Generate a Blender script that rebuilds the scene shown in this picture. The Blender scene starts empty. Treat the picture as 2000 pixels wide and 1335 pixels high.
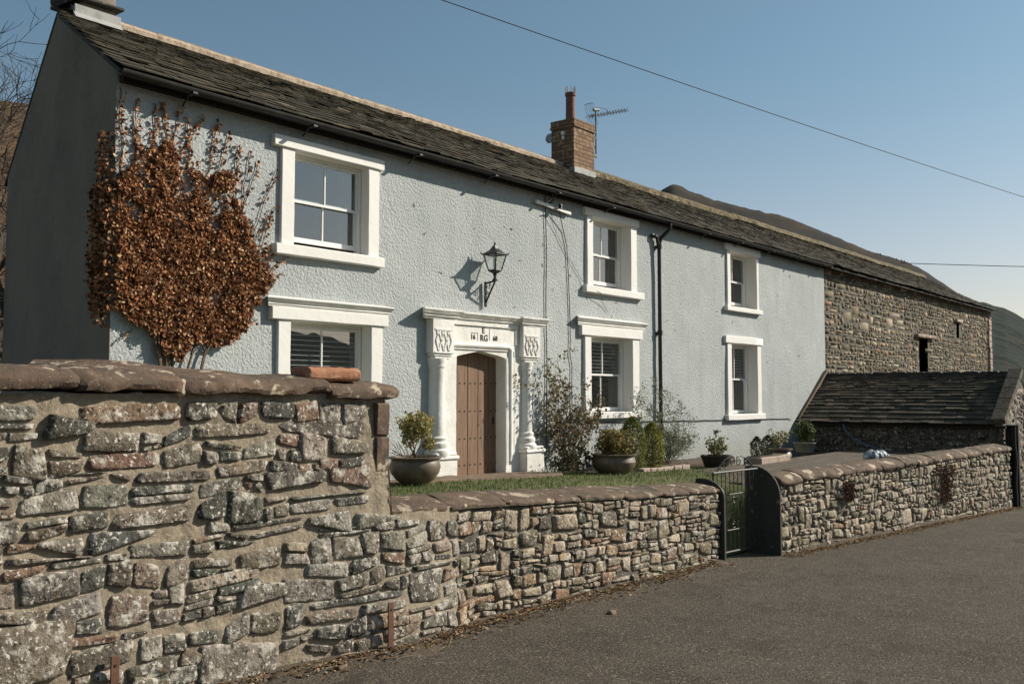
import bpy, bmesh, math, random
import numpy as np
from mathutils import noise, Vector
R = math.radians

# ------------------------------------------------------------------ camera, light, exposure
scene = bpy.context.scene
HEAD = math.atan2(.625, .780)
PITCH = math.atan(.065)
cam_d = bpy.data.cameras.new('camera')
cam = bpy.data.objects.new('camera', cam_d)
scene.collection.objects.link(cam)
cam_d.sensor_width = 36
cam_d.lens = 1900/2000*36
cam_d.shift_y = -23/2000
cam_d.clip_start = .05
cam_d.clip_end = 8000
cam.location = (0, 0, 0)
cam.rotation_euler = (math.pi/2+PITCH, 0, HEAD-math.pi/2)
scene.camera = cam

SUN = Vector((1.54, -1.0, 1.1)).normalized()
world = bpy.data.worlds.new("World")
scene.world = world
world.use_nodes = True
wn = world.node_tree
bg = wn.nodes['Background']
sky = wn.nodes.new('ShaderNodeTexSky')
sky.sky_type = 'NISHITA'
sky.sun_disc = False
sky.sun_elevation = math.asin(SUN.z)
sky.sun_rotation = math.atan2(SUN.x, SUN.y)
sky.air_density = 1.0
sky.dust_density = .9
sky.ozone_density = 1.2
hs = wn.nodes.new('ShaderNodeHueSaturation')
hs.inputs['Saturation'].default_value = .74
wn.links.new(sky.outputs[0], hs.inputs['Color'])
tint = wn.nodes.new('ShaderNodeMix'); tint.data_type = 'RGBA'; tint.blend_type = 'MULTIPLY'
tint.inputs['Factor'].default_value = 1
wtc = wn.nodes.new('ShaderNodeTexCoord'); wsp = wn.nodes.new('ShaderNodeSeparateXYZ'); wmr = wn.nodes.new('ShaderNodeMapRange'); wmx = wn.nodes.new('ShaderNodeMix')
wmr.interpolation_type = 'SMOOTHSTEP'; wmr.inputs['From Min'].default_value = .02; wmr.inputs['From Max'].default_value = .34
wmx.data_type = 'RGBA'; wmx.inputs['A'].default_value = (1.10, 1.0, .98, 1); wmx.inputs['B'].default_value = (.72, .95, 1.0, 1)
wn.links.new(wtc.outputs['Generated'], wsp.inputs[0]); wn.links.new(wsp.outputs['Z'], wmr.inputs['Value'])
wn.links.new(wmr.outputs[0], wmx.inputs['Factor']); wn.links.new(wmx.outputs['Result'], tint.inputs['B'])
wn.links.new(hs.outputs[0], tint.inputs['A'])
wn.links.new(tint.outputs['Result'], bg.inputs['Color'])
bg.inputs['Strength'].default_value = .07

sun_d = bpy.data.lights.new('sun', 'SUN')
sun_d.energy = 5.0
sun_d.angle = R(.53)
sun_d.color = (1, .915, .79)
sun = bpy.data.objects.new('sun', sun_d)
scene.collection.objects.link(sun)
sun.rotation_euler = (-SUN).to_track_quat('-Z', 'Y').to_euler()
scene.view_settings.view_transform = 'Standard'
scene.view_settings.look = 'None'
scene.view_settings.exposure = .42
scene.view_settings.gamma = 1
scene.view_settings.use_curve_mapping = False
scene.cycles.max_bounces = 6
scene.cycles.transparent_max_bounces = 12

rng = random.Random(7)
nrng = np.random.default_rng(7)

# ------------------------------------------------------------------ materials
def mat(name, col, rough=.85, mixes=(), bumps=(), attr=False, spec=.3, metallic=0, stretch=None, translucent=0):
    """mixes: (scale, colour, lo, hi, detail); bumps: (scale, strength, distance)"""
    m = bpy.data.materials.new(name); m.use_nodes = True
    nt = m.node_tree; N = nt.nodes; L = nt.links
    b = N['Principled BSDF']
    b.inputs['Roughness'].default_value = rough
    b.inputs['Specular IOR Level'].default_value = spec
    b.inputs['Metallic'].default_value = metallic
    tc = N.new('ShaderNodeTexCoord')
    vec = tc.outputs['Object']
    if stretch:
        mp = N.new('ShaderNodeMapping'); mp.inputs['Scale'].default_value = stretch
        L.new(vec, mp.inputs['Vector']); vec = mp.outputs['Vector']
    if attr:
        a = N.new('ShaderNodeAttribute'); a.attribute_name = 'Col'; cur = a.outputs['Color']
    else:
        c = N.new('ShaderNodeRGB'); c.outputs[0].default_value = (*col, 1); cur = c.outputs[0]
    for k, mx in enumerate(mixes):
        sc, c2, lo, hi, det = mx[:5]
        n = N.new('ShaderNodeTexNoise'); n.inputs['Scale'].default_value = sc
        n.inputs['Detail'].default_value = det; n.inputs['Roughness'].default_value = .6
        add = N.new('ShaderNodeVectorMath'); add.operation = 'ADD'; add.inputs[1].default_value = (k*7.3, k*3.1, k*5.7)
        L.new(vec, add.inputs[0]); L.new(add.outputs[0], n.inputs['Vector'])
        r = N.new('ShaderNodeMapRange'); r.inputs['From Min'].default_value = lo; r.inputs['From Max'].default_value = hi
        L.new(n.outputs['Fac'], r.inputs['Value'])
        mixn = N.new('ShaderNodeMix'); mixn.data_type = 'RGBA'
        if len(mx) > 5: mixn.blend_type = mx[5]
        L.new(r.outputs[0], mixn.inputs['Factor']); L.new(cur, mixn.inputs['A']); mixn.inputs['B'].default_value = (*c2, 1)
        cur = mixn.outputs['Result']
    L.new(cur, b.inputs['Base Color'])
    prev = None
    for k, (sc, st, di) in enumerate(bumps):
        n = N.new('ShaderNodeTexNoise'); n.inputs['Scale'].default_value = sc
        n.inputs['Detail'].default_value = 4; n.inputs['Roughness'].default_value = .55
        L.new(vec, n.inputs['Vector'])
        bp = N.new('ShaderNodeBump'); bp.inputs['Strength'].default_value = st; bp.inputs['Distance'].default_value = di
        L.new(n.outputs['Fac'], bp.inputs['Height'])
        if prev: L.new(prev, bp.inputs['Normal'])
        prev = bp.outputs['Normal']
    if prev: L.new(prev, b.inputs['Normal'])
    if translucent:
        t = N.new('ShaderNodeBsdfTranslucent'); L.new(cur, t.inputs['Color'])
        ms = N.new('ShaderNodeMixShader'); ms.inputs[0].default_value = translucent
        L.new(b.outputs[0], ms.inputs[1]); L.new(t.outputs[0], ms.inputs[2])
        L.new(ms.outputs[0], N['Material Output'].inputs['Surface'])
    return m

def glass_mat(name, refl, tint):
    m = bpy.data.materials.new(name); m.use_nodes = True
    nt = m.node_tree; N = nt.nodes; L = nt.links
    N.remove(N['Principled BSDF'])
    t = N.new('ShaderNodeBsdfTransparent'); t.inputs[0].default_value = (*tint, 1)
    g = N.new('ShaderNodeBsdfGlossy'); g.inputs['Roughness'].default_value = .01
    tc = N.new('ShaderNodeTexCoord'); n = N.new('ShaderNodeTexNoise'); n.inputs['Scale'].default_value = 1.6
    bp = N.new('ShaderNodeBump'); bp.inputs['Strength'].default_value = .018; bp.inputs['Distance'].default_value = .1
    L.new(tc.outputs['Object'], n.inputs['Vector']); L.new(n.outputs['Fac'], bp.inputs['Height']); L.new(bp.outputs[0], g.inputs['Normal'])
    ms = N.new('ShaderNodeMixShader'); ms.inputs[0].default_value = refl
    L.new(t.outputs[0], ms.inputs[1]); L.new(g.outputs[0], ms.inputs[2])
    L.new(ms.outputs[0], N['Material Output'].inputs['Surface'])
    return m

MT = {}
MT['render_blue'] = mat('pale_blue_roughcast', (.422, .446, .442), .9,
    [(1.1, (.355, .385, .385), .42, .75, 4), (.55, (.47, .49, .48), .5, .75, 3), (26, (.35, .38, .385), .5, .68, 2), (48, (.17, .175, .16), .66, .74, 2), (7, (.30, .31, .29), .72, .8, 4)],
    [(26, .75, .035), (62, .5, .016), (2.2, .25, .06)])
def weathered_front(m):
    # vertical rain streaks and a damp, dirty band along the foot of the wall
    nt = m.node_tree; N = nt.nodes; L = nt.links; b = N['Principled BSDF']
    old = b.inputs['Base Color'].links[0].from_socket
    tc = N.new('ShaderNodeTexCoord'); mp = N.new('ShaderNodeMapping'); mp.inputs['Scale'].default_value = (3.2, 3.2, .28)
    n = N.new('ShaderNodeTexNoise'); n.inputs['Scale'].default_value = 1; n.inputs['Detail'].default_value = 6
    L.new(tc.outputs['Object'], mp.inputs['Vector']); L.new(mp.outputs[0], n.inputs['Vector'])
    r = N.new('ShaderNodeMapRange'); r.inputs['From Min'].default_value = .52; r.inputs['From Max'].default_value = .78; r.inputs['To Max'].default_value = .55
    L.new(n.outputs['Fac'], r.inputs['Value'])
    mx = N.new('ShaderNodeMix'); mx.data_type = 'RGBA'; mx.inputs['B'].default_value = (.30, .315, .29, 1)
    L.new(r.outputs[0], mx.inputs['Factor']); L.new(old, mx.inputs['A'])
    sp = N.new('ShaderNodeSeparateXYZ'); L.new(tc.outputs['Object'], sp.inputs[0])
    ad = N.new('ShaderNodeMath'); ad.operation = 'MULTIPLY_ADD'; ad.inputs[1].default_value = .8; L.new(n.outputs['Fac'], ad.inputs[0]); L.new(sp.outputs['Z'], ad.inputs[2])
    r2 = N.new('ShaderNodeMapRange'); r2.inputs['From Min'].default_value = 1.75; r2.inputs['From Max'].default_value = 1.15; r2.inputs['To Max'].default_value = .5
    L.new(ad.outputs[0], r2.inputs['Value'])
    m2 = N.new('ShaderNodeMix'); m2.data_type = 'RGBA'; m2.inputs['B'].default_value = (.27, .265, .22, 1)
    L.new(r2.outputs[0], m2.inputs['Factor']); L.new(mx.outputs['Result'], m2.inputs['A']); L.new(m2.outputs['Result'], b.inputs['Base Color'])
weathered_front(MT['render_blue'])
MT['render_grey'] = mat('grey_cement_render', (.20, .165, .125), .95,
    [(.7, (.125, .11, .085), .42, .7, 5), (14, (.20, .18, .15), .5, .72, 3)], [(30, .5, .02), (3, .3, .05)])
MT['white'] = mat('white_masonry_paint', (.73, .715, .675), .6,
    [(3, (.72, .70, .65), .5, .75, 4), (22, (.62, .60, .54), .66, .78, 4)], [(9, .25, .02), (60, .15, .004)])
MT['white_stone'] = mat('white_painted_carved_stone', (.73, .715, .675), .7,
    [(2.2, (.62, .60, .54), .46, .7, 5), (9, (.55, .51, .43), .64, .76, 6), (50, (.42, .38, .32), .70, .76, 3)], [(10, .4, .02), (40, .35, .007)])
MT['white_wood'] = mat('white_painted_timber', (.76, .75, .71), .45, [(12, (.68, .66, .61), .5, .8, 3)], [(25, .08, .003)])
MT['glass_sky'] = glass_mat('window_glass', .155, (.80, .84, .85))
MT['glass_clear'] = glass_mat('lantern_glass', .12, (.94, .96, .94))
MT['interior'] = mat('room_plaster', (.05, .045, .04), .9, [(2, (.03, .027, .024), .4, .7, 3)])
MT['blind'] = mat('blind_slats', (.78, .76, .70), .6)
MT['curtain'] = mat('brown_curtain', (.10, .08, .065), .9)
MT['slate'] = mat('roof_slate', (.05, .05, .04), .85,
    [(3, (.04, .037, .026), .4, .7, 4), (9, (.115, .10, .06), .62, .75, 5), (30, (.20, .19, .15), .70, .78, 4)],
    [(28, .5, .012), (90, .3, .004)], attr=True, spec=.25)
MT['moss_ridge'] = mat('mossy_ridge', (.15, .115, .06), .95,
    [(6, (.06, .052, .03), .42, .58, 5), (11, (.34, .27, .16), .56, .68, 5), (30, (.28, .18, .055), .6, .72, 3)], [(22, .9, .03)])
MT['ridge'] = mat('ridge_tile_clay', (.27, .19, .125), .9,
    [(5, (.18, .13, .09), .45, .65, 4), (12, (.42, .36, .27), .58, .72, 4)], [(26, .5, .012)])
MT['mortar_cream'] = mat('cream_bedding_mortar', (.46, .37, .28), .95, [(8, (.28, .22, .15), .45, .62, 5)], [(30, .6, .012)])
MT['black'] = mat('black_gloss_paint', (.012, .012, .011), .38, [(12, (.03, .028, .025), .55, .7, 3)], spec=.5)
MT['lampblack'] = mat('black_lamp_paint', (.014, .014, .012), .42, [(20, (.04, .036, .03), .6, .75, 3)], spec=.5)
MT['gutter'] = mat('dark_gutter_paint', (.022, .021, .019), .5, [(6, (.045, .04, .034), .5, .7, 4)], spec=.4)
MT['brick'] = None
MT['door'] = mat('weathered_oak', (.22, .135, .085), .75,
    [(2.5, (.14, .085, .055), .4, .65, 5), (9, (.28, .19, .13), .55, .75, 4)], [(8, .3, .01)], stretch=(14, 14, 1.0))
MT['iron'] = mat('iron_stud', (.03, .025, .02), .5, metallic=.6)
MT['letter'] = mat('painted_letter', (.045, .035, .028), .8)
MT['stone'] = mat('rubble_stone', (.2, .19, .17), .9,
    [(5, (.55, .53, .50), .38, .62, 5, 'MULTIPLY'), (9, (.40, .37, .315), .53, .63, 7), (34, (.50, .47, .41), .575, .63, 5), (22, (.035, .033, .027), .57, .66, 5), (7, (.23, .15, .08), .64, .76, 4)],
    [(14, .9, .03), (45, .8, .012), (140, .5, .004)], attr=True, spec=.2)
MT['stone_far'] = mat('rubble_stone_barn', (.2, .19, .17), .9,
    [(6, (.7, .7, .7), .4, .7, 3, 'MULTIPLY'), (18, (.36, .33, .27), .60, .72, 4)],
    [(14, .6, .03)], attr=True, spec=.15)
MT['mortar'] = mat('sandy_mortar', (.27, .222, .16), .95,
    [(6, (.185, .152, .11), .42, .66, 5), (40, (.36, .31, .235), .55, .7, 3)], [(30, .8, .014), (110, .6, .004)])
MT['mortar_dark'] = mat('weathered_mortar', (.13, .115, .09), .95,
    [(5, (.06, .055, .045), .4, .65, 5), (13, (.24, .21, .165), .58, .7, 4)], [(30, .8, .02)])
MT['sandstone'] = mat('red_brown_sandstone', (.135, .092, .064), .88,
    [(3, (.08, .056, .042), .40, .62, 6), (7, (.17, .118, .08), .52, .70, 6), (5, (.40, .335, .25), .575, .61, 6), (42, (.30, .26, .2), .62, .70, 4), (2, (.075, .062, .045), .5, .7, 4)],
    [(12, .55, .02), (60, .6, .006), (150, .3, .002)], spec=.2)
MT['brick_red'] = mat('loose_red_brick', (.30, .135, .075), .9, [(10, (.38, .22, .13), .5, .7, 5), (24, (.16, .08, .05), .58, .7, 4)], [(30, .6, .012)])
MT['asphalt'] = mat('asphalt', (.090, .075, .058), .92,
    [(.5, (.108, .09, .07), .42, .7, 4), (1.3, (.066, .054, .041), .5, .72, 5), (42, (.26, .22, .17), .55, .66, 3), (60, (.018, .015, .012), .53, .63, 2), (4, (.06, .05, .039), .53, .72, 6), (26, (.13, .115, .095), .58, .72, 3)],
    [(60, 1.0, .02), (130, .8, .008), (3, .3, .03)], spec=.15)
MT['stone_dark'] = mat('dark_weathered_stone', (.10, .08, .058), .9, [(5, (.05, .043, .033), .45, .65, 5), (14, (.17, .145, .105), .57, .7, 5)], [(18, .6, .02)])
MT['soil'] = mat('earth', (.075, .058, .042), .95, [(8, (.14, .11, .08), .5, .7, 5)], [(30, .8, .02)])
MT['grassbase'] = mat('lawn_soil_green', (.085, .10, .03), .95, [(5, (.12, .105, .05), .45, .7, 4)], [(40, .8, .02)])
MT['leafcol'] = mat('leaf', (.1, .1, .05), .65, attr=True, translucent=.22, spec=.25)
MT['dryleaf'] = mat('dry_leaf', (.3, .15, .06), .95, attr=True, translucent=.15, spec=.04)
MT['stem'] = mat('twig_bark', (.115, .075, .05), .9, [(20, (.17, .13, .09), .5, .7, 3)])
MT['bark'] = mat('tree_bark', (.05, .04, .032), .95, [(5, (.08, .065, .05), .5, .7, 3)])
MT['terracotta'] = mat('glazed_brown_pot', (.125, .095, .068), .45, [(6, (.17, .135, .10), .5, .7, 4), (25, (.08, .058, .042), .6, .7, 3)], [(12, .2, .01)], spec=.4)
MT['potdark'] = mat('dark_pot', (.03, .026, .022), .6, [(8, (.055, .045, .035), .5, .7, 3)])
MT['potpale'] = mat('pale_stone_urn', (.28, .26, .20), .9, [(8, (.2, .18, .13), .5, .7, 3)])
MT['troughstone'] = mat('pinkish_trough_stone', (.36, .28, .23), .9, [(7, (.24, .19, .15), .5, .7, 5), (20, (.45, .38, .32), .6, .72, 4)], [(20, .6, .015)])
MT['slab'] = mat('doorstep_stone', (.17, .12, .085), .9, [(4, (.11, .085, .055), .45, .7, 5), (8, (.26, .21, .155), .6, .75, 4)], [(20, .5, .012)])
MT['slatepost'] = mat('slate_gatepost', (.045, .045, .038), .85, [(8, (.20, .20, .16), .6, .7, 5), (4, (.03, .03, .026), .5, .7, 3)], [(25, .5, .01)])
MT['rust'] = mat('rusty_iron', (.11, .055, .035), .85, [(10, (.17, .085, .05), .5, .7, 5), (30, (.06, .035, .026), .6, .72, 3)], [(50, .4, .004)])
MT['gateiron'] = mat('weathered_black_iron', (.028, .028, .025), .55, [(14, (.16, .16, .14), .6, .72, 4)])
MT['plastic_white'] = mat('white_sack', (.15, .18, .21), .5, [(5, (.5, .54, .58), .5, .7, 3)], [(6, .4, .03)])
MT['hose'] = mat('blue_hose', (.05, .11, .19), .5)
MT['cable'] = mat('dark_cable', (.03, .028, .026), .7)
MT['alu'] = mat('dull_aluminium', (.16, .16, .155), .5, metallic=.5)
MT['lead'] = mat('lead_flashing', (.34, .34, .33), .7, [(6, (.24, .24, .235), .5, .7, 4)])
MT['dish'] = mat('grey_dish', (.30, .32, .34), .6)
MT['pot_clay'] = mat('chimney_clay', (.18, .095, .07), .8, [(9, (.11, .062, .05), .5, .7, 4)])
MT['dark'] = mat('dark_timber_and_shade', (.02, .018, .015), .9)  # timber colour, also used to paint shade under the eaves and in holes
MT['hill'] = mat('heather_hillside', (.042, .036, .030), 1, [(.006, (.03, .034, .034), .42, .62, 6), (.02, (.066, .046, .03), .5, .66, 7), (.09, (.03, .034, .03), .5, .66, 5)], spec=.05)
MT['forest'] = mat('conifer_forest', (.022, .030, .027), 1, [(.05, (.035, .042, .036), .45, .6, 5), (.012, (.055, .045, .032), .55, .7, 4)], [(.06, 1, 8)], spec=.05)
MT['bracken'] = mat('bracken_hillside', (.13, .082, .048), 1, [(.08, (.075, .05, .032), .42, .6, 6), (.4, (.17, .115, .07), .5, .68, 5), (1.2, (.05, .036, .025), .56, .66, 4)], [(.5, 1, 1.0)], spec=.05)
MT['field'] = mat('pasture', (.085, .085, .04), 1, [(.05, (.10, .08, .045), .45, .6, 5)], [(2, .5, .1)])

def brick_mat():
    m = mat('chimney_brick', (.2, .12, .07), .9, [], [])
    nt = m.node_tree; N = nt.nodes; L = nt.links; b = N['Principled BSDF']
    tc = N.new('ShaderNodeTexCoord'); sp = N.new('ShaderNodeSeparateXYZ'); cb = N.new('ShaderNodeCombineXYZ')
    ad = N.new('ShaderNodeMath'); ad.operation = 'ADD'
    L.new(tc.outputs['Object'], sp.inputs[0]); L.new(sp.outputs[0], ad.inputs[0]); L.new(sp.outputs[1], ad.inputs[1])
    L.new(ad.outputs[0], cb.inputs[0]); L.new(sp.outputs[2], cb.inputs[1])
    br = N.new('ShaderNodeTexBrick'); br.inputs['Scale'].default_value = 1
    br.inputs['Brick Width'].default_value = .27; br.inputs['Row Height'].default_value = .092
    br.inputs['Mortar Size'].default_value = .011; br.inputs['Mortar Smooth'].default_value = .3
    br.inputs['Color1'].default_value = (.25, .155, .085, 1); br.inputs['Color2'].default_value = (.16, .085, .05, 1)
    br.inputs['Mortar'].default_value = (.075, .06, .045, 1); br.inputs['Bias'].default_value = -.1
    L.new(cb.outputs[0], br.inputs['Vector'])
    n = N.new('ShaderNodeTexNoise'); n.inputs['Scale'].default_value = 7; n.inputs['Detail'].default_value = 5
    L.new(tc.outputs['Object'], n.inputs['Vector'])
    mr = N.new('ShaderNodeMapRange'); mr.inputs['From Min'].default_value = .55; mr.inputs['From Max'].default_value = .7
    L.new(n.outputs['Fac'], mr.inputs['Value'])
    mx = N.new('ShaderNodeMix'); mx.data_type = 'RGBA'; mx.inputs['B'].default_value = (.34, .25, .16, 1)
    L.new(mr.outputs[0], mx.inputs['Factor']); L.new(br.outputs['Color'], mx.inputs['A']); L.new(mx.outputs['Result'], b.inputs['Base Color'])
    bp = N.new('ShaderNodeBump'); bp.invert = True; bp.inputs['Strength'].default_value = .8; bp.inputs['Distance'].default_value = .02
    L.new(br.outputs['Fac'], bp.inputs['Height']); L.new(bp.outputs[0], b.inputs['Normal'])
    return m
MT['brick'] = brick_mat()

# ------------------------------------------------------------------ object helpers
def wloc(p):
    v = Vector((0, 0, 0))
    while p is not None:
        v += p.location; p = p.parent
    return v
def tag(o, label=None, cat=None, group=None, kind=None):
    if label: o['label'] = label
    if cat: o['category'] = cat
    if group: o['group'] = group
    if kind: o['kind'] = kind
    return o
def thing(name, loc, label, cat, group=None):
    o = bpy.data.objects.new(name, None); o.empty_display_size = .2
    scene.collection.objects.link(o); o.location = loc
    return tag(o, label, cat, group)

def fnoise(x, y, z=0.0):
    return noise.noise(Vector((x, y, z)))

class MB:
    def __init__(s): s.v = []; s.f = []; s.c = []
    def add(s, vs, fs, col=None):
        b = len(s.v); s.v.extend([tuple(map(float, p)) for p in vs]); s.f.extend([tuple(b+i for i in f) for f in fs])
        s.c.extend([col or (1, 1, 1)]*len(vs)); return s
    def box(s, x0, x1, y0, y1, z0, z1, col=None):
        return s.add([(x0,y0,z0),(x1,y0,z0),(x1,y1,z0),(x0,y1,z0),(x0,y0,z1),(x1,y0,z1),(x1,y1,z1),(x0,y1,z1)],
            [(0,3,2,1),(4,5,6,7),(0,1,5,4),(1,2,6,5),(2,3,7,6),(3,0,4,7)], col)
    def sbox(s, x0, x1, y0, y1, z0, z1, bev=.008, wob=.003, res=.12, seed=0, col=None):
        """soft-edged, slightly uneven box"""
        def ax(a, b):
            n = max(1, min(16, int((b-a)/res)))
            bb = min(bev, (b-a)*.3)
            return [a] + [a+bb+(b-a-2*bb)*i/n for i in range(n+1)] + [b]
        X, Y, Z = ax(x0,x1), ax(y0,y1), ax(z0,z1)
        idx = {}; vs = []; fs = []
        c = Vector(((x0+x1)/2,(y0+y1)/2,(z0+z1)/2))
        def vid(i, j, k):
            if (i,j,k) in idx: return idx[(i,j,k)]
            e = (i in (0,len(X)-1)) + (j in (0,len(Y)-1)) + (k in (0,len(Z)-1))
            p = Vector((X[i],Y[j],Z[k]))
            if e >= 2:
                q = .42 if e == 2 else .55
                for a, A, ii in ((0,X,i),(1,Y,j),(2,Z,k)):
                    if ii == 0: p[a] += (A[1]-A[0])*q
                    if ii == len(A)-1: p[a] -= (A[-1]-A[-2])*q
            w = noise.noise_vector(Vector((p.x*3+seed, p.y*3, p.z*3)))*wob + noise.noise_vector(Vector((p.x*14+seed, p.y*14, p.z*14)))*wob*.5
            idx[(i,j,k)] = len(vs); vs.append(p+w); return idx[(i,j,k)]
        nx, ny, nz = len(X)-1, len(Y)-1, len(Z)-1
        for i in range(nx):
            for j in range(ny):
                fs.append((vid(i,j,0),vid(i,j+1,0),vid(i+1,j+1,0),vid(i+1,j,0))); fs.append((vid(i,j,nz),vid(i+1,j,nz),vid(i+1,j+1,nz),vid(i,j+1,nz)))
        for i in range(nx):
            for k in range(nz):
                fs.append((vid(i,0,k),vid(i+1,0,k),vid(i+1,0,k+1),vid(i,0,k+1))); fs.append((vid(i,ny,k),vid(i,ny,k+1),vid(i+1,ny,k+1),vid(i+1,ny,k)))
        for j in range(ny):
            for k in range(nz):
                fs.append((vid(0,j,k),vid(0,j,k+1),vid(0,j+1,k+1),vid(0,j+1,k))); fs.append((vid(nx,j,k),vid(nx,j+1,k),vid(nx,j+1,k+1),vid(nx,j,k+1)))
        return s.add(vs, fs, col)
    def tube(s, pts, rad, n=8, col=None, cap=True):
        pts = [Vector(p) for p in pts]; m = len(pts)
        if not hasattr(rad, '__len__'): rad = [rad]*m
        vs = []; fs = []; up = None
        for i, p in enumerate(pts):
            t = (pts[min(i+1,m-1)]-pts[max(i-1,0)]).normalized()
            if up is None: up = Vector((0,0,1)) if abs(t.z) < .9 else Vector((1,0,0))
            a = t.cross(up)
            if a.length < 1e-5: a = t.cross(Vector((.3,1,.2)))
            a.normalize(); b = t.cross(a).normalized(); up = -b if b.dot(up) < 0 else b
            for k in range(n):
                an = 2*math.pi*k/n; vs.append(p+(a*math.cos(an)+up*math.sin(an))*rad[i])
        for i in range(m-1):
            for k in range(n):
                fs.append((i*n+k, i*n+(k+1)%n, (i+1)*n+(k+1)%n, (i+1)*n+k))
        if cap: fs.append(tuple(range(n))[::-1]); fs.append(tuple((m-1)*n+k for k in range(n)))
        return s.add(vs, fs, col)
    def lathe(s, prof, cx, cy, cz=0, n=24, col=None, a0=0, a1=2*math.pi, wob=0):
        vs = []; fs = []; full = abs(a1-a0-2*math.pi) < 1e-6; m = n if full else n+1
        for r, z in prof:
            for k in range(m):
                an = a0+(a1-a0)*k/n
                w = 1+wob*fnoise(math.cos(an)*1.5+z*3, math.sin(an)*1.5, z*4)
                vs.append((cx+r*w*math.cos(an), cy+r*w*math.sin(an), cz+z))
        for i in range(len(prof)-1):
            for k in range(n if full else n):
                k2 = (k+1) % m
                fs.append((i*m+k, i*m+k2, (i+1)*m+k2, (i+1)*m+k))
        return s.add(vs, fs, col)
    def prism(s, poly, y0, y1, axis='y', col=None):
        """poly of (a,b) extruded; axis y: (x,z); axis x: (y,z); axis z: (x,y)"""
        n = len(poly)
        def P(a, b, t): return (a,t,b) if axis == 'y' else ((t,a,b) if axis == 'x' else (a,b,t))
        vs = [P(a,b,y0) for a,b in poly]+[P(a,b,y1) for a,b in poly]
        fs = [tuple(range(n)), tuple(range(n,2*n))[::-1]]+[(i, i+n, (i+1)%n+n, (i+1)%n) for i in range(n)]
        return s.add(vs, fs, col)
    def sweep(s, prof, x0, x1, zf=lambda x: 0, nx=1, miter=0, wob=0, closed=True, col=None):
        """profile (y,z) swept along x; miter shortens the ends with depth; wob makes it uneven"""
        m = len(prof); vs = []; fs = []; yb = max(p[0] for p in prof)
        for i in range(nx+1):
            t = i/nx
            for (y, z) in prof:
                a = x0-miter*(yb-y) if miter else x0; b = x1+miter*(yb-y) if miter else x1
                x = a+(b-a)*t
                w = wob*fnoise(x*4, z*9, y*9)
                vs.append((x, y+w, z+zf(x)+w*.7))
        for i in range(nx):
            for k in range(m if closed else m-1):
                k2 = (k+1) % m
                fs.append((i*m+k, (i+1)*m+k, (i+1)*m+k2, i*m+k2))
        fs.append(tuple(range(m))); fs.append(tuple(nx*m+k for k in range(m))[::-1])
        return s.add(vs, fs, col)
    def build(s, name, material, parent=None, smooth=False, fixn=True, col=False, bevel=0):
        me = bpy.data.meshes.new(name); off = wloc(parent)
        me.from_pydata([(x-off.x, y-off.y, z-off.z) for x, y, z in s.v], [], s.f)
        if fixn and len(s.f) < 60000:
            bm = bmesh.new(); bm.from_mesh(me); bmesh.ops.recalc_face_normals(bm, faces=bm.faces); bm.to_mesh(me); bm.free()
        if col:
            a = me.attributes.new('Col', 'FLOAT_COLOR', 'POINT')
            c = np.ones((len(s.v), 4), np.float32); c[:, :3] = np.array(s.c); a.data.foreach_set('color', c.ravel())
        if smooth:
            me.polygons.foreach_set('use_smooth', [True]*len(me.polygons))
            me.set_sharp_from_angle(angle=R(32))
        me.materials.append(MT[material] if isinstance(material, str) else material)
        me.update()
        o = bpy.data.objects.new(name, me); scene.collection.objects.link(o)
        if parent is not None: o.parent = parent
        if bevel:
            b = o.modifiers.new('bevel', 'BEVEL'); b.width = bevel; b.segments = 2; b.limit_method = 'ANGLE'
        return o

def np_build(name, V, F, C, material, parent=None, smooth=True):
    """quad mesh straight from arrays"""
    me = bpy.data.meshes.new(name); off = wloc(parent)
    V = V-np.array([off.x, off.y, off.z])
    me.vertices.add(len(V)); me.vertices.foreach_set('co', V.astype(np.float32).ravel())
    me.loops.add(F.size); me.loops.foreach_set('vertex_index', F.astype(np.int32).ravel())
    me.polygons.add(len(F)); k = F.shape[1]
    me.polygons.foreach_set('loop_start', np.arange(0, F.size, k, dtype=np.int32))
    me.polygons.foreach_set('loop_total', np.full(len(F), k, np.int32))
    me.polygons.foreach_set('use_smooth', np.full(len(F), smooth, bool))
    me.update(calc_edges=True)
    if C is not None:
        a = me.attributes.new('Col', 'FLOAT_COLOR', 'POINT')
        c = np.ones((len(V), 4), np.float32); c[:, :3] = C; a.data.foreach_set('color', c.ravel())
    me.materials.append(MT[material])
    o = bpy.data.objects.new(name, me); scene.collection.objects.link(o)
    if parent is not None: o.parent = parent
    return o

# ------------------------------------------------------------------ ground
def road_z(x, y=0):
    return -1.97-.0275*max(-20, min(x, 60))
def grid_sheet(name, xs, ys, zf, material, kind='structure', parent=None):
    nx, ny = len(xs), len(ys)
    V = np.array([(x, y, zf(x, y)) for y in ys for x in xs], float)
    F = np.array([(j*nx+i, j*nx+i+1, (j+1)*nx+i+1, (j+1)*nx+i) for j in range(ny-1) for i in range(nx-1)])
    o = np_build(name, V, F, None, material, parent)
    if kind: o['kind'] = kind
    return o
def lin(a, b, n): return list(np.linspace(a, b, n))
grid_sheet('ground', [-4000, -600, -100]+lin(-20, 70, 10)+[150, 600, 4000], [-4000, -600, -100, -20, 0, 20, 100, 600, 4000],
           lambda x, y: road_z(x)-.06, 'field')
def wall_line(x):            # front line of the garden walls
    if x < 12.4: return 6.0+.2*(x-4.1)/8.3
    return 6.2-.3*min(1, (x-12.4)/1.1)-(0 if x < 13.5 else (x-13.5)*.0525)
xs = lin(-14, 2, 9)+lin(2.5, 30, 90)+lin(32, 70, 12)
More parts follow.
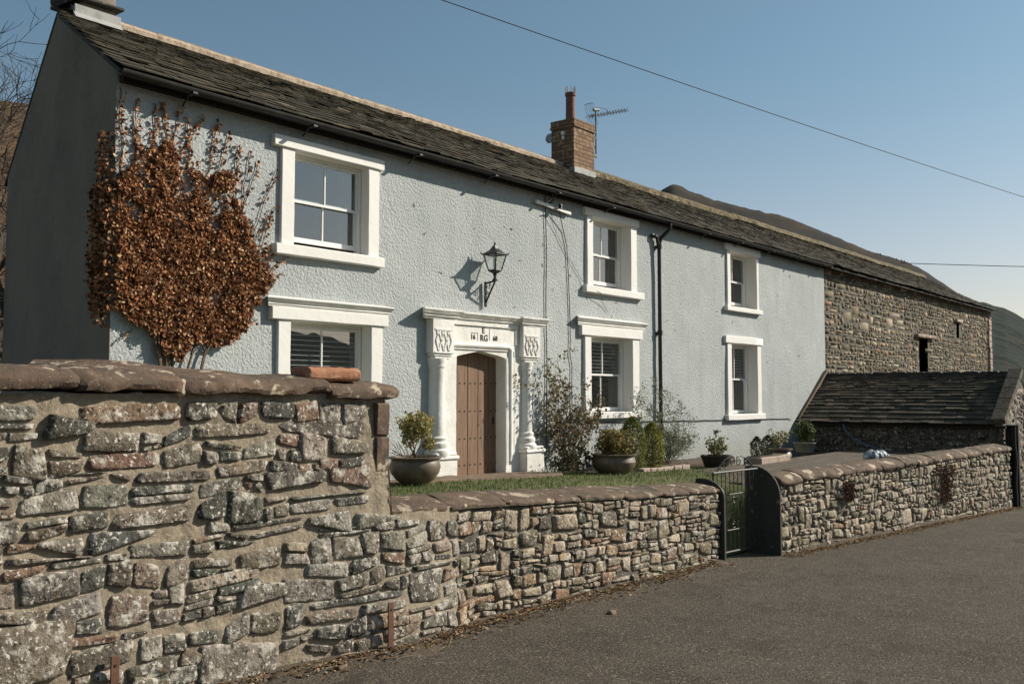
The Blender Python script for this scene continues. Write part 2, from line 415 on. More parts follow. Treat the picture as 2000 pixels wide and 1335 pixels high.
grid_sheet('road', xs, lin(-14, 4, 14)+[4.8, 5.2, 5.5, 5.8, 6.1, 6.4, 6.7],
           lambda x, y: road_z(x)+.012*fnoise(x*.6, y*.6)+(.05*max(0, 1-(wall_line(x)-y)/.35) if y > wall_line(x)-.35 and x < 12 else 0), 'asphalt')
def garden_z(x, y):
    top = -1.02-.027*x
    t = min(1, max(0, (y-6.3)/2.2))
    low = -1.42 if x < 11.2 else -1.42-.9*min(1, (x-11.2)/.9)
    if x > 13.9: low = -2.32+.8*min(1, (x-13.9)/.8)
    return low+(top-low)*(t*t*(3-2*t))
grid_sheet('garden_lawn', lin(2, 20, 64), lin(6.42, 10.6, 24), lambda x, y: garden_z(x, y)+.015*fnoise(x*2, y*2), 'grassbase')
MB().sbox(14.9, 26.2, 7.1, 9.0, -1.75, -1.46, .02, .01).build('patio', 'stone_dark').__setitem__('kind', 'structure')
# lawn grass
def grass_patch():
    n = 15000
    X = nrng.uniform(5.9, 18.5, n); Y = 6.5+3.6*nrng.uniform(0, 1, n)**.8
    V = []; F = []; C = []
    for i in range(n):
        x, y = X[i], Y[i]
        if y > 9.75 and x > 10.6: continue
        z = garden_z(x, y); h = nrng.uniform(.025, .06); a = nrng.uniform(0, 6.28); w = .006
        dx, dy = math.cos(a)*w, math.sin(a)*w; lx, ly = nrng.uniform(-.03, .03, 2)
        b = len(V); V += [(x-dx, y-dy, z), (x+dx, y+dy, z), (x+lx, y+ly, z+h)]; F.append((b, b+1, b+2))
        g = nrng.uniform(.7, 1.3); yy = nrng.uniform(0, 1) < .16+.5*max(0, fnoise(x*1.7, y*2.5))
        c = (.15*g, .14*g, .05*g) if yy else (.075*g, .115*g, .03*g); C += [c]*3
    o = np_build('grass', np.array(V), np.array(F), np.array(C), 'leafcol'); o['kind'] = 'stuff'
    tag(o, 'short sunlit green grass of the cottage front lawn', 'grass')
grass_patch()

# ------------------------------------------------------------------ rubble masonry
PAL_GREY = [(.19,.155,.115),(.18,.155,.12),(.15,.13,.10),(.17,.155,.125),(.21,.19,.155),(.12,.113,.092),(.145,.137,.115),(.23,.205,.165),(.085,.085,.072),(.175,.145,.11),(.105,.105,.09)]
PAL_WARM = [(.27,.20,.145),(.24,.17,.115),(.31,.25,.19),(.22,.14,.10),(.21,.135,.095)]
PAL_PALE = [(.30,.275,.235),(.34,.30,.255),(.27,.24,.20)]
def palette(r, w):
    a = r.random()
    if a < w[0]: c = r.choice(PAL_GREY)
    elif a < w[0]+w[1]: c = r.choice(PAL_WARM)
    else: c = r.choice(PAL_PALE)
    g = r.uniform(.8, 1.2)
    return tuple(x*g*r.uniform(.96, 1.04) for x in c)

def lay_stones(s0, s1, zb, zt, ch, asp, seed, skip=(), wav=.35, split=.25, big=.12, minw=.7, minbig=.9):
    """returns stones as (four corners (s,z)), anticlockwise"""
    r = random.Random(seed)
    H = max(zt(s)-zb(s) for s in lin(s0, s1, 20))
    rows = [0]
    while rows[-1] < H: rows.append(rows[-1]+ch*r.uniform(.5, 1.7))
    k = H/rows[-1]; rows = [v*k/H for v in rows]
    nr = len(rows)-1
    def zr(i, s):
        if i <= 0: f = 0
        elif i >= nr: f = 1
        else: f = rows[i]+wav*ch/H*fnoise(s*1.3/ (ch*5), i*3.7+seed)+.5*wav*ch/H*fnoise(s*4/(ch*5), i*1.7+seed)
        return zb(s)+(zt(s)-zb(s))*f
    out = []; blocked = []
    for i in range(nr):
        nxt = []; s = s0
        bl = sorted(blocked)
        while s < s1-1e-4:
            hit = [b for b in bl if b[0]-1e-4 <= s < b[1]-1e-4]
            if hit: s = hit[0][1]; continue
            h = zr(i+1, s)-zr(i, s)
            w = max(h*minw, ch*asp*math.exp(r.gauss(0, .52)))
            e = s+w
            nb = [b[0] for b in bl if b[0] > s+1e-4]
            if nb and e > min(nb)-.35*ch: e = min(nb)
            if e > s1-.35*ch: e = s1
            top = i+1
            if i < nr-1 and r.random() < big and e-s > ch*minbig and e < s1-1e-3: top = i+2; nxt.append((s, e))
            j = .12*ch
            a0, a1 = r.uniform(-j, j), r.uniform(-j, j)
            q = [(s, zr(i, s)), (e, zr(i, e)), (e, zr(top, e)), (s, zr(top, s))]
            cx, cz = (s+e)/2, (q[0][1]+q[2][1])/2
            if not any(x0-.03 < cx < x1+.03 and z0-.03 < cz < z1+.03 for x0, x1, z0, z1 in skip):
                if top == i+1 and r.random() < split and h > ch*.75:
                    f0 = r.uniform(.3, .7); f1 = f0+r.uniform(-.12, .12)
                    m0 = (s, q[0][1]+(q[3][1]-q[0][1])*f0); m1 = (e, q[1][1]+(q[2][1]-q[1][1])*f1)
                    if r.random() < .5 and e-s > ch*1.4:
                        t = r.uniform(.35, .65); sm = s+(e-s)*t
                        zm = m0[1]+(m1[1]-m0[1])*t; z0 = q[0][1]+(q[1][1]-q[0][1])*t
                        out += [[q[0], (sm, z0), (sm, zm), m0], [(sm, z0), q[1], m1, (sm, zm)], [m0, m1, q[2], q[3]]]
                    else: out += [[q[0], q[1], m1, m0], [m0, m1, q[2], q[3]]]
                else: out.append(q)
            s = e
        blocked = nxt
    return out

def stone_mesh(quads, name, parent, P, gap, D, nu, nv, seed, w=(.72, .16), material='stone', jit=.5, back=.03, rock=.5, colf=None):
    """P(s, z) -> (point, outward normal); each stone a small faceted relief"""
    g = np.random.default_rng(seed); r = random.Random(seed)
    uu = np.linspace(-1, 1, nu); vv = np.linspace(-1, 1, nv)
    uu = np.sign(uu)*np.abs(uu)**.62; vv = np.sign(vv)*np.abs(vv)**.62
    U, Vv = np.meshgrid(uu, vv); U = U.ravel(); Vv = Vv.ravel(); n = U.size
    base = np.array([(j*nu+i, j*nu+i+1, (j+1)*nu+i+1, (j+1)*nu+i) for j in range(nv-1) for i in range(nu-1)])
    AV = []; AF = []; AC = []
    for k, q in enumerate(quads):
        q = np.array(q, float); c = q.mean(0)
        Wd = (q[1, 0]+q[2, 0]-q[0, 0]-q[3, 0])/2; Hd = (q[2, 1]+q[3, 1]-q[0, 1]-q[1, 1])/2
        if Wd < gap*2.2 or Hd < gap*2.0: continue
        gp = gap*g.uniform(.55, 1.5)
        qs = c+(q-c)*np.array([(Wd-gp)/Wd, (Hd-gp)/Hd])
        qs = qs+g.uniform(-1, 1, (4, 2))*min(Hd, Wd)*.17*jit
        kk = g.uniform(.05, .42)
        u = U*np.sqrt(1-Vv**2*kk*.5); v = Vv*np.sqrt(1-U**2*kk*.5)
        a = (1-u)*(1-v)/4; b = (1+u)*(1-v)/4; cc = (1+u)*(1+v)/4; d = (1-u)*(1+v)/4
        xy = a[:, None]*qs[0]+b[:, None]*qs[1]+cc[:, None]*qs[2]+d[:, None]*qs[3]
        th = np.arctan2(Vv, U); e = np.maximum(np.abs(U), np.abs(Vv))
        ph = g.uniform(0, 6.28, 4); rn = (np.sin(3*th+ph[0])*.5+np.sin(5*th+ph[1])*.35+np.sin(8*th+ph[2])*.25)
        xy += (xy-c)*(rn*.06*jit*e**2)[:, None]
        Dk = D*g.uniform(.55, 1.25)
        h = np.ones(n)
        for _ in range(4):
            dr = g.uniform(0, 6.28); h = np.minimum(h, g.uniform(.75, 1.15)-rock*g.uniform(.3, 1.0)*(U*math.cos(dr)+Vv*math.sin(dr)))
        h = np.maximum(h, .15)
        h += g.normal(0, .05*rock*2, n)*(e < .99)
        h = Dk*h*np.clip(1-e**11, 0, 1)**.4
        h = np.where(e > .999, -back, h)
        col = colf(c, r) if colf else palette(r, w)
        pts = np.array([P(x, z, o) for (x, z), o in zip(xy, h)])
        AV.append(pts); AF.append(base+n*(len(AV)-1)); AC.append(np.tile(col, (n, 1)))
    return np_build(name, np.concatenate(AV), np.concatenate(AF), np.concatenate(AC), material, parent, True)

def mortar_sheet(name, parent, P, s0, s1, zb, zt, res, amp, material, seed, inset=0.0, skip=()):
    ns = max(2, int((s1-s0)/res)); nz = max(2, int((zt(s0)-zb(s0))/res))
    V = []; F = []
    for i in range(nz+1):
        for j in range(ns+1):
            s = s0+(s1-s0)*j/ns; z = zb(s)+(zt(s)-zb(s))*i/nz
            V.append(P(s, z, -inset+amp*(fnoise(s*9, z*9, seed)+.6*fnoise(s*27, z*27, seed))))
    for i in range(nz):
        for j in range(ns):
            s = s0+(s1-s0)*(j+.5)/ns; z = zb(s)+(zt(s)-zb(s))*(i+.5)/nz
            if any(a < s < b and c < z < d for a, b, c, d in skip): continue
            F.append((i*(ns+1)+j, i*(ns+1)+j+1, (i+1)*(ns+1)+j+1, (i+1)*(ns+1)+j))
    return np_build(name, np.array(V), np.array(F), None, material, parent)

# ------------------------------------------------------------------ the farmhouse
FY = 10.5
XL, XR = 5.77, 27.58
house = thing('farmhouse', (5.77, 10.5, -2.2), 'long pale blue roughcast farmhouse with white window surrounds and a dark slate roof', 'house')
WIN = [ # iL, iR, oL, oR, zbot, ztop, lintel(x0,x1,z0,z1), sill(x0,x1,z0,z1), depth, hood, gap, blind
 dict(i=(8.34,9.69), o=(8.12,9.91), z=(2.0,3.30), lin=(7.97,9.98,3.30,3.46), sill=(8.0,9.98,1.85,2.0), d=.13, gap=.07, curtain=True),
 dict(i=(8.31,9.77), o=(8.10,10.0), z=(-.42,.98), lin=(7.97,10.09,.98,1.15), sill=(8.0,10.1,-.57,-.42), d=.18, gap=0, hood=(7.86,10.15,1.15,1.30), blind=(-.40,.96)),
 dict(i=(15.57,16.94), o=(15.36,17.18), z=(2.07,3.42), lin=(15.25,17.24,3.42,3.575), sill=(15.25,17.38,1.93,2.07), d=.22, gap=.08, curtain=True),
 dict(i=(15.49,16.98), o=(15.27,17.24), z=(-.36,1.10), lin=(15.12,17.34,1.10,1.29), sill=(15.15,17.4,-.49,-.36), d=.20, gap=0, hood=(14.95,17.45,1.29,1.475), blind=(.38,1.08)),
 dict(i=(21.47,22.93), o=(21.3,23.06), z=(2.09,3.44), lin=(21.17,23.13,3.44,3.61), sill=(21.17,23.17,1.975,2.09), d=.27, gap=.09, curtain=True),
 dict(i=(21.48,22.9), o=(21.25,23.13), z=(-.50,1.20), lin=(21.11,23.19,1.20,1.38), sill=(21.15,23.22,-.64,-.50), d=.24, gap=0, blind=(.40,1.18)),
]
DOOR = (11.62, 12.86)
def facade():
    holes = [(w['i'][0]-.03, w['i'][1]+.03, w['z'][0]-.03, w['z'][1]+.03) for w in WIN]+[(DOOR[0]-.05, DOOR[1]+.05, -2.3, .70)]
    xs = sorted(set([XL, XR]+[h[0] for h in holes]+[h[1] for h in holes]+lin(XL, XR, 130)))
    zs = sorted(set([-2.4, 3.80]+[h[2] for h in holes if h[2] > -2.3]+[h[3] for h in holes]+lin(-2.4, 3.80, 40)))
    V = [(x, FY+.018*fnoise(x*.55, z*.55, 2)+.006*fnoise(x*2.3, z*2.3, 5), z) for z in zs for x in xs]
    F = []; nx = len(xs)
    for j in range(len(zs)-1):
        for i in range(nx-1):
            cx, cz = (xs[i]+xs[i+1])/2, (zs[j]+zs[j+1])/2
            if any(a < cx < b and c < cz < d for a, b, c, d in holes): continue
            F.append((j*nx+i, j*nx+i+1, (j+1)*nx+i+1, (j+1)*nx+i))
    return np_build('wall', np.array(V), np.array(F), None, 'render_blue', house)
facade()
GD = .245
gable_poly = [(10.5, -2.4), (16.6, -2.4), (16.62, 2.2), (16.66, 3.62), (13.52, 5.42), (10.5, 3.76)]
def gable():
    m = MB(); n = len(gable_poly)
    for off in (0, .42):
        for y, z in gable_poly: m.v.append((XL+GD*(y-10.5)+off, y+(.16 if off and y < 10.6 else 0), z)); m.c.append((1, 1, 1))
    m.f.append(tuple(range(n))); m.f.append(tuple(range(n, 2*n))[::-1])
    m.f += [(i, i+n, (i+1) % n+n, (i+1) % n) for i in range(n)]
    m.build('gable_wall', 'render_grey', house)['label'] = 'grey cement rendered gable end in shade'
gable()
MB().box(7.3, 27.6, 16.5, 16.6, -2.4, 3.6).build('rear_wall', 'render_grey', house)
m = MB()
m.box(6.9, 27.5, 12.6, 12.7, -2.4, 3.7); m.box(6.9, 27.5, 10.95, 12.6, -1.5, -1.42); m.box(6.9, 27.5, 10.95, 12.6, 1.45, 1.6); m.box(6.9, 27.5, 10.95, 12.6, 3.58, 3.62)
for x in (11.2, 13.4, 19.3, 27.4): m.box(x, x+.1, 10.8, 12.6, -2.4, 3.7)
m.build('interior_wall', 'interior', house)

def make_window(w, k):
    (iL, iR), (oL, oR), (z0, z1), d = w['i'], w['o'], w['z'], w['d']
    yf = FY-.045; ys = FY+d
    m = MB()
    m.sbox(oL, iL, yf, ys+.1, z0, z1, .01, .004, .2, k); m.sbox(iR, oR, yf, ys+.1, z0, z1, .01, .004, .2, k+5)
    m.box(iL-.01, iR+.01, FY-.03, ys+.1, z1-.004, z1+.03)          # soffit of the opening
    win = m.build('window', 'white', house, True)
    l = w['lin']; MB().sbox(l[0], l[1], FY-.075, FY+.05, l[2], l[3], .012, .005, .2, k).build('lintel', 'white', win, True)
    l = w['sill']; MB().sbox(l[0], l[1], FY-.10, ys+.08, l[2], l[3], .012, .006, .2, k).build('sill', 'white', win, True)
    if 'hood' in w:
        a, b, h0, h1 = w['hood']; H = h1-h0
        pr = [(FY+.02, h0), (FY-.085, h0), (FY-.09, h0+.12*H), (FY-.105, h0+.2*H), (FY-.10, h0+.3*H), (FY-.125, h0+.42*H), (FY-.155, h0+.62*H), (FY-.165, h0+.66*H), (FY-.17, h0+.74*H), (FY-.155, h0+.80*H), (FY+.02, h0+H)]
        pr = [(FY-(FY-y)*.82, z) for y, z in pr]
        MB().sweep(pr, a+.13, b-.13, nx=24, miter=.9, wob=.004).build('hood_moulding', 'white', win)
    # box frame, sashes, glazing bars
    m = MB(); f = .045
    fl, fr = iL+.005, iR-.005
    m.box(fl, fl+f, ys-.02, ys+.09, z0, z1); m.box(fr-f, fr, ys-.02, ys+.09, z0, z1); m.box(fl+f, fr-f, ys-.02, ys+.09, z1-.045, z1)
    m.build('window_frame', 'white_wood', win, bevel=.004)
    a, b = fl+f+.003, fr-f-.003; zm = z0+(z1-z0)*.5; st = .04; cb = .011; xm = (a+b)/2
    def sash(za, zb, y, top, bot):
        m = MB()
        m.box(a, a+st, y, y+.035, za, zb); m.box(b-st, b, y, y+.035, za, zb)
        m.box(a+st, b-st, y+.001, y+.034, za, za+bot); m.box(a+st, b-st, y+.001, y+.034, zb-top, zb)
        m.box(xm-cb, xm+cb, y+.003, y+.032, za+bot, zb-top)
        s_ = m.build('sash', 'white_wood', win, bevel=.003)
        for x0, x1 in ((a+st, xm-cb), (xm+cb, b-st)):
            MB().box(x0-.004, x1+.004, y+.015, y+.019, za+bot-.004, zb-top+.004).build('pane', 'glass_sky', win)
    sash(zm-.02, z1-.05, ys, .04, .035)
    g = w['gap']
    sash(z0+.015+g, zm+.02+g*.3, ys+.04, .035, .07)
    if 'blind' in w:
        m = MB(); za, zb = w['blind']; z = zb
        while z > za:
            m.prism([(ys+.105, z), (ys+.108, z-.012), (ys+.145, z-.004), (ys+.145, z)], a, b, 'x'); z -= .07
        m.box(a, b, ys+.11, ys+.15, za-.02, za)
        m.build('blind', 'blind', win)
    if 'curtain' in w:
        m = MB()
        for (c0, c1) in ((b-.24, b+.05),):
            pts = [(c0+(c1-c0)*t/16, ys+.17+.02*math.sin(t*2.3)) for t in range(17)]
            m.prism(pts+[(x, y+.01) for x, y in pts[::-1]], z0, z1, 'z')
        m.build('curtain', 'curtain', win)
for k, w in enumerate(WIN): make_window(w, k*11)

# roof: courses of individual riven slates
EY, EZ, RY, RZ = 10.20, 3.70, 13.5, 5.47
SL = math.hypot(RY-EY, RZ-EZ); ty, tz = (RY-EY)/SL, (RZ-EZ)/SL
def roof_pt(x, t, h, X0):
    w = .030*fnoise(x*.35, t*.5, 3)+.012*fnoise(x*1.3, t*2, 8)
    return (x, EY+ty*t-tz*(h+w), EZ+tz*t+ty*(h+w))
def slates(name, x0f, x1, parent, seed, dz=0):
    r = random.Random(seed); m = MB()
    t = -.02; exp = .235; row = 0
    while t < SL-.05:
        L = exp+.12; t1 = min(t+L, SL)
        x = x0f(t)-r.uniform(0, .1)
        while x < x1:
            w = r.uniform(.14, .34)*(exp/.25)**.5; xe = min(x+w, x1+.05)
            th = r.uniform(.009, .018); j = r.uniform(-.014, .010); hb = .026+r.uniform(-.005, .008)+(.02 if r.random() < .04 else 0)
            a = roof_pt(x+.004, t+j, hb, 0); b = roof_pt(xe-.004, t+j+r.uniform(-.006, .006), hb+r.uniform(-.005, .005), 0)
            c = roof_pt(xe-.004, t1, .0, 0); d = roof_pt(x+.004, t1, .0, 0)
            a2 = roof_pt(x+.004, t+j, hb-th, 0); b2 = roof_pt(xe-.004, t+j, hb-th, 0)
            g = r.uniform(.65, 1.35); base = r.choice([(.052,.044,.028), (.066,.052,.032), (.043,.039,.026), (.086,.066,.040)])
            if r.random() < .05: base = (.14, .12, .085)
            col = tuple(v*g for v in base)
            m.add([a, b, c, d, a2, b2], [(0,1,2,3), (4,5,1,0), (4,0,3), (5,2,1)], col)
            x = xe
        t += exp; exp *= .965; row += 1
    return m
verge = lambda t: XL-.03+GD*(EY+ty*t-10.5)
m = slates('roof', verge, 27.57, house, 1)
m.build('roof', 'slate', house, fixn=False, col=True)
roof = scene.collection.objects['roof']
# roof boarding, rear slope and verge underside
m = MB()
def sheet(m, x0, x1, skew):
    a = [(x0+(GD*(y-10.5) if skew else 0), y, z) for y, z in ((10.24, 3.66), (13.5, 5.40), (16.85, 3.55))]
    b = [(x1, y, z) for y, z in ((10.24, 3.66), (13.5, 5.40), (16.85, 3.55))]
    m.add(a+b+[(p[0], p[1], p[2]-.06) for p in a+b], [(0,3,4,1), (1,4,5,2), (6,7,10,9), (7,8,11,10), (0,1,7,6), (1,2,8,7), (3,9,10,4), (4,10,11,5), (0,6,9,3), (2,5,11,8)])
sheet(m, XL-.01, 27.57, True)
m.build('roof_boarding', 'slatepost', roof)
# ridge tiles bedded on cream mortar
def ridge_line(x): return 5.50+.012*fnoise(x*.8, 1)
m = MB(); mm = MB(); x = 7.16; rr = random.Random(4)
while x < 18.5:
    e = min(x+rr.uniform(.42, .5), 18.52); z = ridge_line(x)+rr.uniform(-.006, .006); o = rr.uniform(-.006, .006)
    pr = [(13.5-.20, z-.06), (13.5-.03, z+.052), (13.5+.03, z+.052), (13.5+.20, z-.06), (13.5+.2, z-.09), (13.5, z+.02), (13.5-.2, z-.09)]
    m.sweep([(y+o, zz) for y, zz in pr], x+.004, e-.004); x = e
m.build('ridge_tiles', 'ridge', roof)
mm.sweep([(13.5-.235, -.155), (13.5-.245, -.075), (13.5-.20, -.035), (13.5-.15, -.03), (13.5-.15, -.14)], 7.2, 18.5, zf=lambda x: ridge_line(x)+.0, nx=110, wob=.012)
mm.build('ridge_mortar', 'mortar_cream', roof)
m = MB()
m.sweep([(13.5-.26, -.16), (13.5-.23, -.03), (13.5-.1, .055), (13.5+.1, .055), (13.5+.23, -.03), (13.5+.26, -.16)], 19.4, 27.57, zf=lambda x: 5.52+.02*fnoise(x*.6, 2), nx=100, wob=.05)
m.build('ridge_mortar', 'moss_ridge', roof, True)['label'] = 'mossy ochre mortared ridge'
# gutter
def half_gutter(m, x0, x1, y, z, r, nx):
    pr = [(y+r*math.cos(a), z-r*math.sin(a)) for a in lin(0, math.pi, 9)]+[(y+(r-.012)*math.cos(a), z-(r-.012)*math.sin(a)) for a in lin(math.pi, 0, 9)]
    m.sweep(pr, x0, x1, zf=lambda x: .012*fnoise(x*.4, 3), nx=nx)
m = MB(); half_gutter(m, 5.68, 27.5, 10.245, 3.675, .062, 60)
g = m.build('gutter', 'gutter', house, True)
for x in (6.6, 8.45, 10.5, 12.3, 14.1, 15.9, 19.9, 21.6, 23.4, 25.2, 26.9):
    m = MB(); m.box(x-.03, x+.03, 10.17, 10.32, 3.60, 3.622); m.tube([(x, 10.31, 3.61), (x+.02, 10.47, 3.52)], .011, 6)
    m.build('gutter_bracket', 'black', g)
m = MB(); m.box(5.8, 27.5, 10.40, 10.49, 3.60, 3.68)  # dark strip standing in for the shade under the eaves, not a board
m.build('eave_shade', 'dark', house)
# downpipe
m = MB()
m.tube([(18.2, 10.25, 3.62), (18.2, 10.25, 3.5), (18.06, 10.40, 3.3), (18.02, 10.42, 3.15), (18.02, 10.42, 1.3), (18.03, 10.42, -1.45)], .042, 12)
for z in (3.12, 1.28, -.7): m.lathe([(.0, -.05), (.056, -.05), (.058, .05), (.0, .05)], 18.02, 10.42, z, 12); m.box(17.95, 18.09, 10.43, 10.49, z-.02, z+.02)
m.tube([(17.78, 10.47, 3.33), (17.86, 10.42, 3.33), (17.93, 10.42, 3.30), (17.98, 10.42, 3.15)], .036, 10)
m.build('downpipe', 'black', house, True)
MB().box(17.80, 17.99, 10.43, 10.485, 3.34, 3.375).build('pipe_batten', 'white', house)

# chimney on the ridge
ch = MB().box(18.56, 19.42, 13.0, 13.66, 4.9, 6.30).build('chimney', 'brick', house)
m = MB(); m.box(18.53, 19.45, 12.97, 13.69, 6.30, 6.345); m.box(18.545, 19.435, 12.985, 13.675, 6.345, 6.50)
m.build('chimney_cap', 'brick', ch, bevel=.008)
MB().sbox(18.53, 19.45, 12.965, 13.1, 5.02, 5.34, .01, .012, .1).build('flashing', 'lead', ch)
m = MB(); m.lathe([(.135, 0), (.125, .06), (.115, .12), (.11, .62), (.13, .64), (.135, .70), (.11, .72), (.09, .72), (.09, .5)], 18.85, 13.3, 6.50, 20)
m.lathe([(.19, -.0), (.15, .06), (.12, .07)], 18.85, 13.3, 6.495, 16)
m.build('chimney_pot', 'pot_clay', ch, True)
m = MB()
for k in range(8):
    a = k*math.pi/4; m.tube([(18.85+.12*math.cos(a), 13.3+.12*math.sin(a), 7.16), (18.85+.125*math.cos(a), 13.3+.125*math.sin(a), 7.36)], .008 if k % 2 else .014, 5)
m.build('pot_guard', 'black', ch)
# end chimney over the gable
ch = MB().sbox(6.62, 7.14, 13.05, 13.62, 4.9, 6.9, .02, .02, .15).build('chimney', 'render_grey', house, True)
ch['label'] = 'grey stone chimney over the gable end'
m = MB(); m.sbox(6.50, 7.22, 12.95, 13.72, 5.49, 5.545, .015, .02, .15)
m.sbox(6.46, 6.66, 13.1, 13.7, 5.50, 5.80, .08, .04, .12, 3)
m.build('drip_ledge', 'slatepost', ch, True)
m = MB(); m.add([(6.5, 12.95, 5.215), (7.2, 12.95, 5.215), (7.2, 13.12, 5.42), (6.5, 13.12, 5.42)], [(0, 1, 2, 3)]); m.box(6.52, 7.2, 13.02, 13.06, 5.2, 5.42)
m.build('flashing', 'lead', ch)

# ------------------------------------------------------------------ door and its carved surround (parts of the house)
surr = None
def doorway():
    global surr
    z0 = -1.42
    m = MB()
    # jamb pilasters either side, right inner mouldings
    m.sbox(11.30, DOOR[0], 10.44, 10.75, z0, .62, .015, .008, .12, 3)
    m.sbox(DOOR[1], 13.30, 10.445, 10.75, z0, .62, .015, .006, .12, 9)
    # frieze block with the four-centred arch cut in its underside
    arch = [(11.42, .56), (DOOR[0]-.004, .56), (DOOR[0]+.012, .60), (11.78, .63), (12.21, .702), (12.66, .637), (DOOR[1]-.01, .602), (DOOR[1]+.004, .555), (13.28, .56), (13.28, 1.17), (11.42, 1.17)]
    m.prism(arch, 10.452, 10.74, 'y')
    surr = m.build('door_surround', 'white_stone', house)
    # raised border of the frieze and roll moulding round the opening
    m = MB()
    m.sbox(11.50, 13.20, 10.425, 10.46, 1.105, 1.17, .006, .003, .1); m.sbox(13.12, 13.19, 10.435, 10.46, .83, 1.105, .006, .003, .1)
    m.tube([(11.52, 10.445, .78), (12.0, 10.442, .785), (12.93, 10.44, .785), (12.985, 10.44, .74), (13.0, 10.45, .4), (13.0, 10.455, -.4), (13.0, 10.455, -1.05), (12.99, 10.46, -1.15)], .038, 10)
    m.sweep([(10.46, -.012), (10.43, -.010), (10.426, .012), (10.46, .016)], 11.54, 12.90, zf=lambda x: .722, nx=8)
    m.tube([(13.10, 10.455, .72), (13.10, 10.46, -1.3)], .017, 8)
    m.tube([(12.90, 10.45, .60), (12.90, 10.45, -1.2)], .012, 8)
    m.build('moulding', 'white_stone', surr, True)
    # piers: carved block, half column, stepped base
    for (a, b, ca, seed) in ((10.97, 11.47, 11.16, 1), (13.24, 13.74, 13.42, 8)):
        m = MB()
        m.sbox(a, b, 10.36, 10.52, .62, 1.17, .012, .006, .1, seed)
        m.sbox(a+.03, b-.03, 10.375, 10.52, .575, .63, .015, .005, .1, seed); m.sbox(a+.07, b-.07, 10.39, 10.52, .53, .58, .02, .005, .1, seed)
        # lozenge carving
        bx, by = a+.07, b-.07; lz0, lz1 = .66, .985
        m.box(bx-.02, by+.02, 10.350, 10.37, lz0-.03, lz0-.008); m.box(bx-.02, by+.02, 10.350, 10.37, lz1+.005, lz1+.028)
        def bar(p, q, t=.011):
            d = Vector((q[0]-p[0], 0, q[1]-p[1])).normalized(); nn = Vector((-d.z, 0, d.x))*t
            P = [Vector((p[0], 0, p[1]))+nn, Vector((q[0], 0, q[1]))+nn, Vector((q[0], 0, q[1]))-nn, Vector((p[0], 0, p[1]))-nn]
            m.prism([(v.x, v.z) for v in P], 10.346, 10.37, 'y')
        n = 3; wx = (by-bx)/n
        for k in range(n):
            x = bx+k*wx; xm = x+wx/2; zm = (lz0+lz1)/2
            bar((x, zm), (xm, lz1)); bar((xm, lz1), (x+wx, zm)); bar((x+wx, zm), (xm, lz0)); bar((xm, lz0), (x, zm))
            bar((x+.015, lz1), (xm-.02, lz0+.2), .007)
        cap = m.build('carved_block', 'white_stone', surr)
        m = MB()
        rr_ = .148 if seed == 1 else .125
        prof = [(rr_+.05, -1.0), (rr_+.08, -.94), (rr_+.075, -.88), (rr_+.045, -.85), (rr_+.06, -.81), (rr_+.055, -.77), (rr_+.025, -.74), (rr_+.035, -.69), (rr_+.005, -.66), (rr_, -.5), (rr_-.004, 0), (rr_-.012, .38), (rr_+.008, .42), (rr_+.004, .45), (rr_+.02, .49), (rr_+.02, .54)]
        m.lathe(prof, ca, 10.47, 0, 28, wob=.03)
        m.build('column', 'white_stone', surr, True)
        m = MB()
        m.sbox(a+.0, b+.02, 10.29, 10.6, z0, -1.02, .02, .012, .1, seed); m.sbox(a-.03, b+.04, 10.265, 10.6, -1.03, -.965, .02, .008, .1, seed); m.sbox(a-.01, b+.01, 10.28, 10.6, -.97, -.91, .03, .008, .1, seed)
        m.build('column_base', 'white_stone', surr, True)
    # cornice, breaking forward over the piers
    def corn(y0, a, b, z0, H, nm, mit=.85):
        pr = [(10.52, z0), (y0+.085, z0), (y0+.08, z0+.12*H), (y0+.055, z0+.22*H), (y0+.06, z0+.30*H), (y0+.03, z0+.45*H), (y0+.012, z0+.62*H), (y0, z0+.68*H), (y0-.005, z0+.80*H), (y0+.012, z0+.86*H), (10.52, z0+H)]
        MB().sweep(pr, a, b, nx=24, miter=mit, wob=.006).build('cornice', 'white_stone', surr)
    c = .12
    corn(10.27, 10.90, 11.40, 1.165, .175, 'cornice', .8)
    corn(10.27, 13.34, 13.70, 1.167, .175, 'cornice', .8)
    corn(10.34, 11.3, 13.4, 1.166, .165, 'cornice', 0)
    # inscription
    def letter(t, x, z, size):
        cu = bpy.data.curves.new('inscription', 'FONT'); cu.body = t; cu.size = size; cu.extrude = .002; cu.offset = .0025
        cu.align_x = 'CENTER'; cu.space_character = 1.08
        o = bpy.data.objects.new('inscription_curve', cu); scene.collection.objects.link(o)
        dg = bpy.context.evaluated_depsgraph_get(); dg.update()
        me = bpy.data.meshes.new_from_object(o.evaluated_get(dg)); bpy.data.objects.remove(o)
        off = wloc(surr)
        for v in me.vertices: v.co = (v.co.x+x-off.x, 10.448-v.co.z-off.y, v.co.y+z-off.z)
        me.materials.clear(); me.materials.append(MT['letter'])
        o = bpy.data.objects.new('inscription', me); scene.collection.objects.link(o); o.parent = surr
    letter('E', 12.28, 1.0, .13); letter('RG', 12.30, .87, .145)
    letter('16', 12.02, .89, .115); letter('68', 12.59, .885, .115)
    MB().box(12.435, 12.442, 10.448, 10.453, .88, 1.08).build('inscription_line', 'letter', surr)
    m = MB(); m.prism([(12.136, .87), (12.142, .87), (12.142, .996), (11.97, .996), (11.97, .990), (12.136, .990)], 10.448, 10.453, 'y')
    m.build('inscription_line', 'letter', surr)
    # oak door
    m = MB(); r = random.Random(3); x = DOOR[0]-.02
